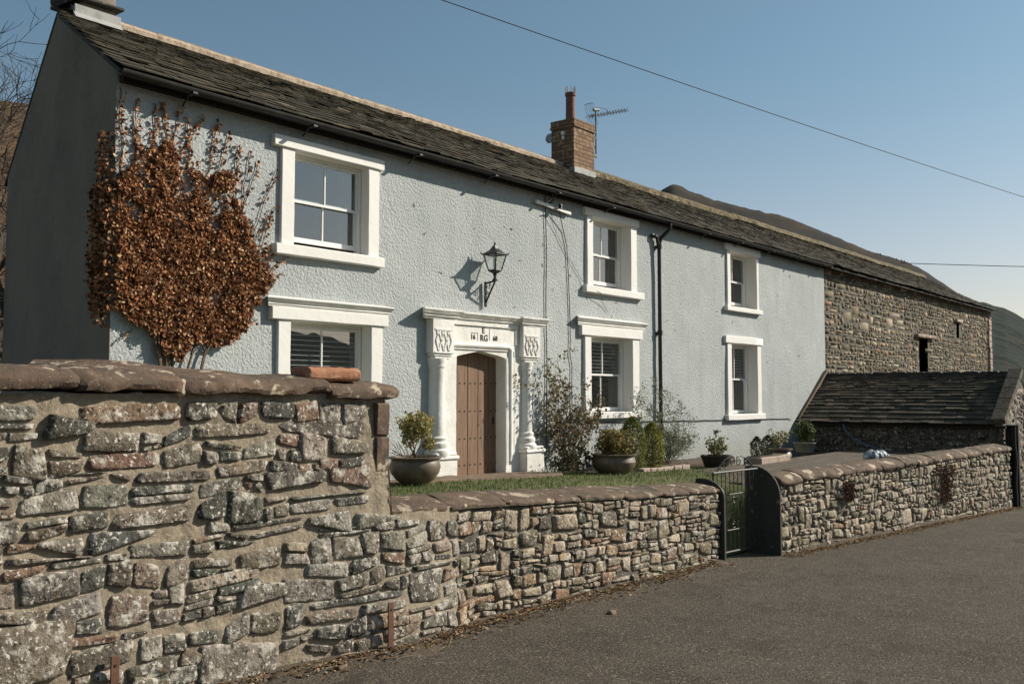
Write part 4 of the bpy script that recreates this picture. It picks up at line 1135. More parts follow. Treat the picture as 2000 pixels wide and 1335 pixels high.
m = MB(); m.add([(13.72, 10.42, 3.405), (14.78, 10.42, 3.335), (14.78, 10.42, 3.385), (13.72, 10.42, 3.455), (13.72, 10.46, 3.405), (14.78, 10.46, 3.335), (14.78, 10.46, 3.385), (13.72, 10.46, 3.455)], [(0,1,2,3), (4,5,6,7), (0,1,5,4), (1,2,6,5), (2,3,7,6), (3,0,4,7)])
m.build('board', 'white_wood', brk)
m = MB(); m.tube([(14.12, 10.44, 3.45), (14.12, 10.36, 3.5), (14.12, 10.34, 3.58)], .015, 6); m.lathe([(0, 0), (.035, .0), (.03, .03), (.04, .05), (.02, .09), (0, .09)], 14.35, 10.36, 3.38, 10); m.tube([(14.1, 10.38, 3.33), (14.35, 10.36, 3.41), (14.38, 10.42, 3.4)], .012, 6)
m.build('insulator', 'black', brk)
cable('wall_cable', [wp(14.06+.015*math.sin(z*3), z) for z in lin(3.6, .2, 16)]+[wp(14.05, -1.2)], .009, 'dark cable running straight down the blue wall right of the doorway', group='cables on the house front')
cable('wall_cable', [(14.36, 10.4, 3.36), wp(14.62, 3.0), wp(14.72, 2.75), wp(14.76, 2.3), wp(14.80, 1.6), wp(14.82, 1.0), wp(14.80, .75), wp(14.87, .5), wp(14.86, 0), wp(14.88, -.5)], .008, 'kinked dark cable dropping from the board to left of the lower middle window', group='cables on the house front')
cable('wall_cable', [(14.14, 10.42, 3.33), wp(14.3, 3.05), wp(14.7, 2.6), wp(15.22, 2.15), (15.3, 10.43, 2.1), (15.45, 10.43, 2.02), (15.7, 10.38, 1.94), wp(15.95, 1.72), wp(16.1, 1.6)], .004, 'hair thin wire slanting down behind the upper middle window surround', group='cables on the house front')
cable('wall_cable', [wp(15.1, -.52)]+[wp(x, -.545-.012*(x-15)+.015*fnoise(x*2, 4)) for x in lin(15.4, 24.9, 26)]+[wp(24.95, -.72)], .010, 'long dark cable running level along the blue wall under the lower windows', group='cables on the house front')

# rusty posts
for (x, z0_, z1_, lb) in ((5.685, -2.16, -1.70, 'thin rusty iron strip standing against the wall at the roadside'), (3.34, -2.1, -1.66, 'rusty iron strip at the bottom left against the tall wall')):
    y = line1(x)-curve_bulge(x)*1.5-.07
    m = MB(); m.box(x-.03, x+.03, y-.012, y, z0_, z1_)
    t = thing('iron_post', (x, y, z0_), lb, 'post', 'rusty iron strips by the wall')
    m.build('strip', 'rust', t, bevel=.004)
    for z in (z1_-.06, z0_+.1): MB().box(x-.007, x+.007, y-.017, y-.011, z-.007, z+.007).build('bolt_hole', 'dark', t)  # small dark blocks painted as the shade inside bolt holes

# ------------------------------------------------------------------ plants
def leaf_cloud(name, parent, pts, size, cols, mt, seed, nrm=None, spread=1.0, shape='leaf', label=None):
    """one folded four-point leaf per point"""
    g = np.random.default_rng(seed); n = len(pts); P = np.array(pts, float)
    a = g.normal(size=(n, 3))
    if nrm is not None: a = a*spread+np.array(nrm)
    a /= np.linalg.norm(a, axis=1)[:, None]
    t = g.normal(size=(n, 3)); t -= (t*a).sum(1)[:, None]*a; t /= np.linalg.norm(t, axis=1)[:, None]
    b = np.cross(a, t); s = size*g.uniform(.55, 1.35, n)[:, None]; wr = .42 if shape == 'leaf' else .16
    V = np.stack([P-t*s*.5, P+b*s*wr+a*s*.12, P+t*s*.55, P-b*s*wr+a*s*.12], 1).reshape(-1, 3)
    F = np.arange(4*n).reshape(n, 4)
    F = np.concatenate([F[:, [0, 1, 2]], F[:, [0, 2, 3]]])
    ci = g.integers(0, len(cols), n); C = np.array(cols)[ci]*g.uniform(.65, 1.35, n)[:, None]
    o = np_build(name, V, F, np.repeat(C, 4, 0), mt, parent, False)
    if label: o['label'] = label
    return o

def inpoly(x, z, poly):
    c = False; j = len(poly)-1
    for i in range(len(poly)):
        if (poly[i][1] > z) != (poly[j][1] > z) and x < (poly[j][0]-poly[i][0])*(z-poly[i][1])/(poly[j][1]-poly[i][1])+poly[i][0]: c = not c
        j = i
    return c

# dead climber on the left of the front
ivy = thing('wall_creeper', (6.55, 10.4, -1.2), 'large dead orange brown climber clinging to the left end of the blue wall', 'climbing plant')
DENSE = [(5.70, .95), (5.62, 1.5), (5.64, 2.1), (5.68, 2.5), (5.95, 2.62), (6.2, 2.9), (6.45, 3.05), (6.6, 2.75), (6.8, 2.9), (7.0, 2.65), (7.2, 2.85), (7.4, 2.75), (7.42, 2.4), (7.6, 2.15), (7.72, 1.7), (7.95, 1.45), (7.88, 1.2), (7.7, 1.12), (7.55, .85), (7.35, .62), (7.15, .52), (6.98, .62), (6.8, .60), (6.68, .43), (6.52, .40), (6.4, .62), (6.15, .72), (5.95, .86)]
pts = []; r = random.Random(2)
HOLES = [(6.62, 2.32, .13, .42), (6.95, 2.55, .09, .24), (6.1, 2.55, .13, .25), (7.12, 2.3, .06, .2), (7.0, .62, .1, .1)]
stems = []
while len(pts) < 27000:
    x = r.uniform(5.5, 8.1); z = r.uniform(.3, 3.2)
    if not inpoly(x+.08*fnoise(x*3, z*3, 2)+.07*fnoise(x*11, z*11, 6), z+.10*fnoise(x*4, z*4)+.16*fnoise(x*9, z*5, 3)*(1 if z > 2 else .4), DENSE): continue
    if any(((x-a)/c)**2+((z-b)/d)**2 < 1 for a, b, c, d in HOLES) and r.random() < .72: continue
    dn = fnoise(x*2.6, z*2.6, 9)+.6*fnoise(x*7, z*7, 4)
    top = max(0, (z-2.0)/1.0)
    if dn < -.50+.62*top and r.random() < .85: continue
    th = (.07+.06*max(0, min(1, (dn+.5)))*(1-.5*top))
    if x < XL: y = FY-r.uniform(-.35, th)
    else: y = FY-.02-th*r.random()**.6
    pts.append((x, y, z))
for _ in range(1500):    # the part that wraps round the dark gable
    y = 10.5+abs(r.gauss(0, .30)); z = r.uniform(.75, 3.0)
    if y > 10.5+.55*math.sin(min(1, (z-.7)/.5)*1.57)*(1 if z < 2.4 else .5)+.1*fnoise(z*5, 1): continue
    pts.append((XL+GD*(y-10.5)-.02-.16*r.random(), y, z))
tend = []
def tendril(x0, z0_, x1, z1_, n, amp=.05, leafd=26):
    P = []
    for i in range(n+1):
        t = i/n; x = x0+(x1-x0)*t+amp*fnoise(t*4+x0*9, x1*5); z = z0_+(z1_-z0_)*t
        P.append((x, FY-.018, z))
    tend.append(P)
    L = math.hypot(x1-x0, z1_-z0_)
    for _ in range(int(L*leafd)):
        t = r.random()**.8; i = min(n-1, int(t*n)); p = P[i]; q_ = P[i+1]; f = t*n-i
        pts.append((p[0]+(q_[0]-p[0])*f+r.gauss(0, .018+.02*(1-t)), FY-.02-.05*r.random(), p[2]+(q_[2]-p[2])*f+r.gauss(0, .02)))
for a in ((5.83, 1.8, 5.86, 3.3, 70), (6.0, 2.2, 6.02, 3.45, 75), (6.2, 2.5, 6.25, 3.45, 90), (6.45, 2.8, 6.35, 3.5, 110), (6.5, 2.8, 6.9, 3.45, 80), (6.75, 2.7, 6.7, 3.35, 80), (6.95, 2.6, 7.15, 3.45, 90), (7.1, 2.6, 7.3, 3.3, 60),
          (7.4, 2.4, 7.45, 3.2, 80), (7.5, 2.2, 7.62, 3.15, 30), (7.45, 2.1, 7.75, 3.05, 26), (7.62, 1.9, 8.06, 3.0, 22), (7.6, 1.8, 8.05, 2.5, 30), (7.7, 1.6, 7.98, 2.35, 55), (7.75, 1.5, 8.12, 2.0, 50), (7.8, 1.45, 8.22, 1.82, 60),
          (7.8, 1.35, 8.18, 1.62, 55), (7.7, 1.6, 7.95, 1.95, 80), (7.4, .75, 7.75, .95, 30), (7.3, .6, 7.55, .72, 12), (6.2, 2.6, 5.95, 3.1, 80), (6.5, 3.0, 6.6, 3.5, 70), (5.75, 2.4, 5.8, 3.55, 40), (6.05, .75, 5.9, .62, 20)):
    tendril(a[0], a[1], a[2], a[3], 14, .05, a[4])
DC = [(.36, .155, .07), (.27, .11, .05), (.46, .24, .125), (.17, .072, .038), (.31, .15, .07), (.56, .38, .22), (.08, .042, .028), (.12, .055, .032)]
leaf_cloud('foliage', ivy, pts, .045, DC, 'dryleaf', 3, nrm=(.1, -1, .1), spread=.75)
m = MB()
for P in tend: m.tube(P, [.006]*len(P), 4, cap=False)
for k in range(9):
    tx_ = r.uniform(5.8, 7.3); tz_ = r.uniform(1.0, 2.3); bx = 6.50 if k % 3 == 0 else (6.66 if k % 3 == 1 else 6.6)
    P = []
    for i in range(15):
        t = i/14; P.append((bx+(tx_-bx)*t**1.3+.05*fnoise(t*5, k), FY-.03-.03*math.sin(t*3), -1.2+(tz_+1.2)*t))
    m.tube(P, [.026*(1-t/14*.85)+.003 for t in range(15)], 5, cap=False)
m.build('stem', 'stem', ivy)

def curve_pts(p0, p1, n, bend, seed):
    A, B = Vector(p0), Vector(p1); out = []
    for i in range(n+1):
        t = i/n; v = A+(B-A)*t+Vector((fnoise(t*2.5, seed)*bend, fnoise(t*2.5, seed+9)*bend*.5, fnoise(t*2.5, seed+17)*bend*.4))*math.sin(t*3.14*.9)*2
        out.append(v)
    return out
def twiggy(name, base, label, cat, tips, leaves_per, size, cols, seed, spread=.09, r0=.012, mt='leafcol', stemmat='stem', sub=3, group=None, shape='leaf', low=.35):
    root = thing(name, base, label, cat, group); r = random.Random(seed); m = MB(); pts = []
    for k, tp in enumerate(tips):
        P = curve_pts((base[0]+r.uniform(-.06, .06), base[1]+r.uniform(-.05, .05), base[2]), tp, 12, .16, seed*3.1+k)
        m.tube(P, [r0*(1-.8*i/12) for i in range(13)], 5, cap=False)
        for _ in range(sub):
            i = r.randint(4, 11); q0 = P[i]; L = (Vector(tp)-Vector(base)).length*r.uniform(.12, .3)
            d = Vector((r.uniform(-1, 1), r.uniform(-.6, .4), r.uniform(-.1, 1))).normalized()*L
            Q = curve_pts(q0, q0+d, 6, .06, seed+k*1.7+_); m.tube(Q, [r0*.4*(1-.7*j/6) for j in range(7)], 4, cap=False)
            for _2 in range(int(leaves_per*.5)):
                v = Q[r.randint(2, 6)]; pts.append(tuple(v+Vector((r.gauss(0, spread*.6), r.gauss(0, spread*.5), r.gauss(0, spread*.6)))))
        for _2 in range(leaves_per):
            t = low+(1-low)*r.random()**.7; v = P[min(12, int(t*12.99))]
            pts.append(tuple(v+Vector((r.gauss(0, spread), r.gauss(0, spread*.7), r.gauss(0, spread)))))
    m.build('stem', stemmat, root); leaf_cloud('foliage', root, pts, size, cols, mt, seed, shape=shape)
    return root
ROSE = [(.13, .13, .065), (.17, .14, .07), (.22, .16, .09), (.09, .10, .05), (.32, .27, .17), (.17, .10, .055)]
r = random.Random(31)
tips = [(13.25, 9.85, .55), (13.62, 9.9, .68), (13.5, 10.0, .3), (13.1, 9.95, .2), (13.75, 10.1, .1), (14.1, 10.1, .2), (14.45, 10.15, -.05), (13.9, 10.0, -.2), (14.75, 10.1, -.25), (15.1, 10.1, -.3), (14.3, 9.9, -.4), (13.3, 9.9, -.25), (13.55, 9.9, -.5), (15.6, 10.2, -.15), (14.9, 10.2, .15), (14.0, 10.2, .45), (15.3, 10.2, -.38)]
tips = [(x*10.27/y, 10.27+.03*math.sin(x*9), z*10.27/y) for x, y, z in tips]
twiggy('rose_bush', (14.38, 10.22, -1.39), 'tall straggly rose with brown and green leaves right of the white doorway', 'shrub', tips, 34, .055, ROSE, 5, spread=.075, r0=.011, sub=5, low=.25)
GREYG = [(.20, .22, .14), (.15, .17, .10), (.26, .27, .19), (.11, .13, .07), (.30, .30, .22)]
tips = [(16.6, 10.1, -.1), (16.9, 10.2, .12), (17.2, 10.1, -.2), (17.6, 10.2, -.02), (17.9, 10.1, -.35), (18.3, 10.1, -.15), (18.4, 10.2, -.6), (18.1, 9.95, -.85), (18.75, 10.1, -.9), (18.5, 10.0, -1.1), (17.3, 10.0, -.6), (17.7, 9.9, -.8), (16.5, 10.2, -.3), (19.05, 10.15, -.55), (18.0, 10.0, -.5), (17.0, 9.95, -.9)]
twiggy('silvery_shrub', (17.6, 10.0, -1.47), 'wispy grey green shrub growing around the foot of the black downpipe', 'shrub', tips, 70, .062, GREYG, 6, spread=.085, r0=.009, sub=4, shape='thin', low=.15)
DKG = [(.05, .055, .03), (.09, .08, .04), (.12, .10, .06)]
tips = [(13.6, 9.75, -.95), (13.8, 9.7, -1.05), (14.15, 9.8, -.9), (13.5, 9.8, -1.15), (14.3, 9.75, -1.1), (15.4, 9.8, -.95), (15.3, 9.8, -1.15)]
twiggy('border_plant', (13.9, 9.75, -1.39), 'tangle of small dark leaves at the foot of the rose', 'plant', tips, 60, .05, DKG, 7, spread=.08, r0=.006)

def blob_leaves(c, rad, n, seed, hollow=.35, nz=.25):
    g = random.Random(seed); out = []
    while len(out) < n:
        v = Vector((g.gauss(0, 1), g.gauss(0, 1), g.gauss(0, 1))).normalized(); k = 1+nz*fnoise(v.x*2.2+seed, v.y*2.2, v.z*2.2)+nz*.6*fnoise(v.x*5+seed, v.y*5, v.z*5)
        rr2 = (hollow+(1-hollow)*g.random()**.5)*k
        out.append((c[0]+v.x*rad[0]*rr2, c[1]+v.y*rad[1]*rr2, c[2]+v.z*rad[2]*rr2))
    return out
def pot(name, x, y, z, prof, mt, label, plantfn, group='potted plants along the house front', wob=.01):
    t = thing(name, (x, y, z), label, 'plant pot', group)
    m = MB(); m.lathe(prof, x, y, z, 32, wob=wob); p = m.build('pot', mt, t, True); p.data.polygons.foreach_set('use_smooth', [True]*len(p.data.polygons))
    rim = prof[-4][0] if len(prof) > 4 else prof[-1][0]
    m = MB(); m.lathe([(0, prof[-1][1]+.02), (prof[-1][0]+.015, prof[-1][1]+.0)], x, y, z, 20); m.build('soil', 'soil', t)
    plantfn(t)
YG = [(.50, .42, .16), (.38, .33, .11), (.24, .24, .08), (.60, .52, .26), (.14, .15, .055), (.42, .29, .12)]
YG2 = [(.36, .28, .10), (.24, .21, .07), (.15, .15, .05), (.30, .18, .08), (.09, .10, .035)]
bowl = [(0, 0), (.20, 0), (.27, .05), (.345, .15), (.365, .23), (.345, .30), (.335, .325), (.375, .35), (.38, .37), (.345, .375), (.32, .35), (.31, .30)]
def plantA(t):
    m = MB(); g = random.Random(1)
    for k in range(7): m.tube(curve_pts((9.94+g.uniform(-.06, .06), 9.75, -.9), (9.96+g.uniform(-.22, .22), 9.75+g.uniform(-.15, .15), -.55), 6, .04, k), [.010*(1-.7*i/6) for i in range(7)], 5)
    for k in range(16):
        a = g.uniform(0, 6.28); m.tube(curve_pts((9.94+.18*math.cos(a), 9.75+.15*math.sin(a), -.88), (9.94+.38*math.cos(a), 9.75+.2*math.sin(a), -.88+g.uniform(.05, .22)), 4, .03, k+9), [.004]*5, 4)
    m.build('stem', 'stem', t)
    leaf_cloud('foliage', t, blob_leaves((9.98, 9.75, -.46), (.26, .23, .20), 2100, 3, .2, .5)+blob_leaves((10.2, 9.7, -.72), (.11, .1, .1), 260, 8)+blob_leaves((9.85, 9.75, -.66), (.12, .12, .1), 160, 9), .038, YG, 'leafcol', 4)
pot('potted_shrub', 9.94, 9.72, -1.26, bowl, 'terracotta', 'round brown bowl with a yellow green ball shaped shrub left of the doorway', plantA)
def plantB(t):
    leaf_cloud('foliage', t, blob_leaves((14.72, 9.45, -.86), (.38, .31, .23), 3000, 13, .25, .5)+blob_leaves((14.75, 9.4, -1.02), (.3, .25, .12), 500, 14), .043, YG2, 'leafcol', 14)
    m = MB(); g = random.Random(5)
    for k in range(24):
        a = g.uniform(0, 6.28); m.tube(curve_pts((14.7+.15*math.cos(a), 9.45, -1.06), (14.7+.5*math.cos(a), 9.45+.3*math.sin(a), -1.0+g.uniform(-.05, .35)), 4, .05, k), [.004]*5, 4)
    m.build('stem', 'stem', t)
bowl2 = [(r_*1.08, z_*.98) for r_, z_ in bowl]
pot('potted_shrub', 14.68, 9.45, -1.43, bowl2, 'terracotta', 'round brown bowl with a bushy yellowish shrub below the lower middle window', plantB)

def conifer(name, x, y, z, h, rad, label, cat, seed, cols, n, parent=None):
    t = parent or thing(name, (x, y, z), label, cat, 'small columnar conifers')
    g = random.Random(seed); pts = []
    for _ in range(n):
        k = g.random()**.85; a = g.uniform(0, 6.28); prof = math.sin(min(1, (1-k)*2.3+.03)*1.57)**.8*(.75+.25*min(1, k*6))
        rr2 = rad*prof*(.5+.5*g.random()**.5)*(1+.22*fnoise(a*1.5, k*7, seed))
        pts.append((x+rr2*math.cos(a), y+rr2*math.sin(a), z+h*k+g.gauss(0, .01)))
    leaf_cloud('foliage', t, pts, .055, cols, 'leafcol', seed, nrm=(0, 0, .2), spread=1, shape='thin')
    MB().tube([(x, y, z-.02), (x, y, z+h*.85)], [.022, .006], 6).build('trunk', 'stem', t)
    return t
CG = [(.19, .21, .055), (.13, .15, .04), (.25, .26, .075), (.09, .10, .03), (.31, .30, .10)]
conifer('dwarf_conifer', 15.80, 9.75, -1.43, .98, .26, 'taller and darker of the two green conifers by the house wall', 'conifer', 41, CG, 4200)
conifer('dwarf_conifer', 16.52, 9.75, -1.43, .86, .23, 'shorter green conifer between the taller one and the downpipe', 'conifer', 42, [(c[0]*1.25, c[1]*1.2, c[2]) for c in CG], 3800)
# edging stones of the bed
ed = thing('bed_edging', (16.4, 9.4, -1.5), 'short row of pinkish stone blocks edging the bed in front of the conifers', 'edging')
m = MB(); x = 15.55; g = random.Random(8)
while x < 17.15:
    w = g.uniform(.22, .4); m.sbox(x, x+w-.012, 9.36, 9.5, -1.52, -1.40+g.uniform(-.01, .02), .015, .01, .06, int(x*9)); x += w
m.build('stone_block', 'troughstone', ed, True)
o = MB().sbox(13.2, 14.1, 9.15, 9.45, -1.50, -1.40, .01, .01, .1).build('stone_slab', 'slab', None, True)
tag(o, 'low dark stone slab on the ground right of the doorstep', 'slab')
st = MB().sbox(11.3, 13.4, 9.62, 10.75, -1.56, -1.335, .02, .012, .12, 2).build('doorstep', 'slab', None, True)
tag(st, 'broad worn brown stone step in front of the oak door', 'step')
st = MB().sbox(9.4, 11.35, 9.85, 10.45, -1.40, -1.27, .02, .01, .12, 5).build('paving_slab', 'slab', None, True)
tag(st, 'thin stone slab edging the lawn left of the doorstep, under the potted shrub', 'paving')
o = MB(); o.sbox(14.2, 20, 9.72, 10.5, -1.7, -1.425, .03, .03, .1)
o = o.build('flower_bed_soil', 'soil', None, True); o['kind'] = 'structure'

# pots beyond the gate
PL = [(.26, .25, .12), (.18, .19, .08), (.34, .31, .18), (.13, .14, .06)]
tapered = [(0, 0), (.22, 0), (.29, .2), (.32, .26), (.32, .28), (.28, .28), (.27, .24)]
def plantC(t):
    g = random.Random(3); m = MB(); pts = []
    for k in range(26):
        tip = (18.2+g.uniform(-.34, .5), 9.2+g.uniform(-.2, .2), -1.05+g.uniform(-.1, .17)); P = curve_pts((18.1+g.uniform(-.1, .2), 9.2, -1.25), tip, 5, .05, k)
        m.tube(P, [.005]*6, 4)
        for _ in range(14): v = P[g.randint(2, 5)]; pts.append((v.x+g.gauss(0, .03), v.y+g.gauss(0, .03), v.z+g.gauss(0, .03)))
    P = curve_pts((18.0, 9.2, -1.25), (18.12, 9.2, -.78), 6, .04, 99); m.tube(P, [.007]*7, 4)
    pts += [(18.12+g.gauss(0, .035), 9.2+g.gauss(0, .03), -.8+g.gauss(0, .04)) for _ in range(30)]
    m.build('stem', 'stem', t); leaf_cloud('foliage', t, pts, .06, PL, 'leafcol', 23)
pot('potted_plant', 18.12, 9.2, -1.53, tapered, 'potdark', 'wide black tub of straggly leaves just left of the gate scrolls', plantC)
tr = thing('stone_trough', (20.1, 8.9, -1.56), 'rectangular pinkish stone trough with two tiny conifers', 'trough', None)
MB().sbox(19.05, 20.55, 8.65, 9.05, -1.56, -1.33, .02, .015, .08).build('trough', 'troughstone', tr, True)
MB().box(19.12, 20.48, 8.70, 9.0, -1.34, -1.315).build('soil', 'soil', tr)
for (x, h, sd, lb) in ((19.30, .40, 3, 'left of two tiny dark green conifers in the stone trough'), (19.85, .42, 4, 'right of two tiny dark green conifers in the stone trough')):
    conifer('dwarf_conifer', x, 8.86, -1.32, h, .14, lb, 'conifer', sd, [(.05, .065, .025), (.07, .085, .03), (.04, .05, .02)], 700)
def plantD(t):
    g = random.Random(4); m = MB(); pts = []
    for k in range(22):
        tip = (21.2+g.uniform(-.45, .5), 9.2+g.uniform(-.2, .2), -.98+g.uniform(-.1, .16)); P = curve_pts((21.2, 9.2, -1.25), tip, 5, .05, k+50)
        m.tube(P, [.005]*6, 4)
        for _ in range(11): v = P[g.randint(2, 5)]; pts.append((v.x+g.gauss(0, .04), v.y+g.gauss(0, .03), v.z+g.gauss(0, .035)))
    m.build('stem', 'stem', t); leaf_cloud('foliage', t, pts, .065, PL, 'leafcol', 25)
urn = [(0, 0), (.16, 0), (.24, .06), (.29, .14), (.27, .22), (.24, .25), (.31, .29), (.31, .31), (.26, .31), (.24, .27)]
pot('potted_plant', 21.2, 9.2, -1.56, urn, 'terracotta', 'bulbous glazed pot with pale leaves at the end of the stone trough', plantD)
def plantE(t):
    leaf_cloud('foliage', t, blob_leaves((24.5, 9.92, -.97), (.27, .25, .25), 700, 17, nz=.5), .08, [(.12, .15, .05), (.08, .10, .04), (.2, .22, .1)], 'leafcol', 27)
    m = MB()
    for k in range(8): m.tube(curve_pts((24.5, 9.92, -1.25), (24.5+.22*math.cos(k), 9.92+.15*math.sin(k), -.85), 4, .04, k), [.006]*5, 4)
    m.build('stem', 'stem', t)
foot = [(0, 0), (.20, 0), (.20, .03), (.10, .06), (.12, .10), (.22, .16), (.27, .36), (.30, .40), (.30, .42), (.25, .42), (.23, .38)]
pot('potted_plant', 24.5, 9.92, -1.68, foot, 'potpale', 'pale footed urn with a green plant in the shade of the shed corner', plantE)
sack = thing('garden_sack', (21.6, 7.2, -1.46), 'crumpled white sack lying beyond the right wall coping in front of the shed', 'sack')
m = MB(); m.sbox(21.05, 22.0, 7.0, 7.3, -1.5, -1.24, .12, .09, .05, 3)
m.sbox(21.75, 22.3, 7.0, 7.25, -1.5, -1.33, .08, .09, .05, 8)
m.build('sack', 'plastic_white', sack, True)
cable('garden_hose', [(25.3, 9.2, -.80), (25.2, 9.1, -.95), (25.15, 8.9, -1.15), (25.1, 8.5, -1.32), (24.9, 8.0, -1.43), (22.4, 7.1, -1.44)], .018, 'blue hose hanging from the shed eaves down to the white sack', 'hose', mt='hose')

# weeds on the right wall face
def weed(x, z0_, z1_, w, seed, label):
    t = thing('wall_weed', (x, line2(x)-.05, (z0_+z1_)/2), label, 'plant', 'dry brown plants on the right wall')
    g = random.Random(seed); pts = []
    for _ in range(int(900*w)):
        k = g.random(); xx = x+g.gauss(0, w*.3)*(1-.4*k); pts.append((xx, line2(xx)-.06-g.random()*.07, z1_+(z0_-z1_)*k))
    leaf_cloud('foliage', t, pts, .06, [(.10, .055, .04), (.07, .04, .03), (.14, .08, .055), (.05, .035, .025)], 'dryleaf', seed, nrm=(0, -1, 0), spread=.8, shape='thin')
    m = MB()
    for k in range(6): m.tube(curve_pts((x, line2(x)-.03, z1_), (x+g.uniform(-w, w)*.4, line2(x)-.08, z0_), 5, .04, k), [.005]*6, 4)
    m.build('stem', 'stem', t)
weed(20.6, -2.15, -1.42, 1.1, 61, 'large dark dry plant hanging on the far part of the right wall')
weed(15.9, -1.75, -1.42, .45, 62, 'small reddish dry plant on the wall right of the gate')

# leaf litter, grit and straw along the foot of the walls
def litter():
    g = random.Random(77); V = []; F = []; C = []
    def edge(x): return (line1(x)-curve_bulge(x)*1.6 if x < 12.3 else line2(x))-.045
    for _ in range(6500):
        x = 2.6+23*g.random()**.9
        if 12.3 < x < 13.5: continue
        d = abs(g.gauss(0, .09+.10*max(0, fnoise(x*.9, 3)))); y = edge(x)-d
        k = g.random(); z = road_z(x)+.012*fnoise(x*.6, y*.6)+.004+max(0, .05*(1-d/.3) if x < 12 else .0)
        a = g.uniform(0, 6.28); tl = g.uniform(-.5, .5)
        if k < .5: s = g.uniform(.006, .02); l = s*1.3; c = g.choice([(.30, .25, .18), (.2, .16, .11), (.14, .11, .08)])
        elif k < .86: s = g.uniform(.008, .022); l = s*1.6; c = g.choice([(.24, .13, .06), (.32, .19, .09), (.16, .09, .05), (.36, .26, .14)])
        else: s = .0035; l = g.uniform(.04, .13); c = g.choice([(.40, .32, .19), (.3, .22, .12)])
        dx, dy = math.cos(a), math.sin(a); b = len(V)
        V += [(x-dx*l, y-dy*l, z), (x-dy*s, y+dx*s, z+s*.8), (x+dx*l, y+dy*l, z+tl*s), (x+dy*s, y-dx*s, z+s*.7)]; F.append((b, b+1, b+2, b+3)); C += [c]*4
    for _ in range(420):       # stray bits over the road
        x = g.uniform(1, 24); y = g.uniform(.6, 5.6)
        a = g.uniform(0, 6.28); s = g.uniform(.004, .009); c = g.choice([(.32, .26, .18), (.05, .04, .03), (.22, .14, .08)]); z = road_z(x)+.014
        dx, dy = math.cos(a)*s*1.5, math.sin(a)*s*1.5; b = len(V)
        V += [(x-dx, y-dy, z), (x-dy*.5, y+dx*.5, z+.004), (x+dx, y+dy, z), (x+dy*.5, y-dx*.5, z+.003)]; F.append((b, b+1, b+2, b+3)); C += [c]*4
    o = np_build('leaf_litter', np.array(V), np.array(F), np.array(C), 'dryleaf', None, False)
    tag(o, 'dry leaves, straw and grit strewn along the foot of the walls', 'litter', kind='stuff')
litter()
m = MB(); V = []; F = []
xs_ = [x for x in lin(1.5, 25.4, 240)]
def strip(a, b, wf):
    xs2 = lin(a, b, int((b-a)/.08)); V = []; F = []
    for i, x in enumerate(xs2):
        y = (line1(x)-curve_bulge(x)*1.6 if x < 12.5 else line2(x)); w = wf*(.6+1.1*abs(fnoise(x*1.6, 5))+.5*abs(fnoise(x*6, 2)))
        zr_ = road_z(x)+.012*fnoise(x*.6, y*.6)
        V += [(x, y+.05, zr_+.065), (x, y-.03, zr_+.06), (x, y-w*.5-.02, zr_+.035), (x, y-w-.02, zr_+(.012 if x < 12 else .006)-.012)]
        if i: b_i = 4*i; F += [(b_i-4+k, b_i+k, b_i+k+1, b_i-3+k) for k in range(3)]
    o = np_build('roadside_earth', np.array(V), np.array(F), None, 'soil'); o['kind'] = 'structure'
strip(1.5, 12.24, .22); strip(13.62, 25.4, .03)
# a few loose stones
for k, (x, y, s, lb) in enumerate(((8.35, 5.42, .055, 'larger dark loose stone on the asphalt off the low wall'), (5.1, 5.75, .045, 'pale stone chip on the verge beside the iron strip'), (6.9, 5.85, .04, 'small stone on the verge below the low wall'))):
    m = MB(); m.sbox(x-s, x+s, y-s*.7, y+s*.7, road_z(x)-.01, road_z(x)+s*.9, s*.4, s*.35, s*.5, k)
    tag(m.build('loose_stone', 'slab', None, True), lb, 'stone')
    me = bpy.data.objects[-1].data if False else None

# ------------------------------------------------------------------ bare trees
def bare_tree(name, x, y, z, h, seed, label, cat='tree', spread=.55, levels=5, r0=.22, group='leafless trees'):
    t = thing(name, (x, y, z), label, cat, group); g = random.Random(seed)
    tm, bm_ = MB(), MB()
    def grow(p, d, L, rad, lev):
        n = 4; pts = [p]; q_ = p; dd = d.copy()
        for i in range(n):
            dd = (dd+Vector((g.gauss(0, .14), g.gauss(0, .14), g.gauss(.04, .1)))).normalized(); q_ = q_+dd*(L/n); pts.append(q_)
        (tm if lev == 0 else bm_).tube(pts, [rad*(1-.45*i/n) for i in range(n+1)], 7 if lev < 2 else (4 if lev < 4 else 3), cap=False)
        if lev >= levels: return
        for k in range(3 if lev < 2 else g.choice([2, 3, 3])):
            i = g.randint(2, n) if lev else g.randint(2, n)
            nd = (dd+Vector((g.gauss(0, 1), g.gauss(0, 1), g.gauss(.15, .6)))*spread*1.15).normalized()
            grow(pts[i], nd, L*g.uniform(.62, .85), max(.014, rad*.60*g.uniform(.8, 1.1)), lev+1)
    grow(Vector((x, y, z)), Vector((0, 0, 1)), h*.32, r0, 0)
    tm.build('trunk', 'bark', t, True, fixn=False); bm_.build('crown', 'bark', t, True, fixn=False)
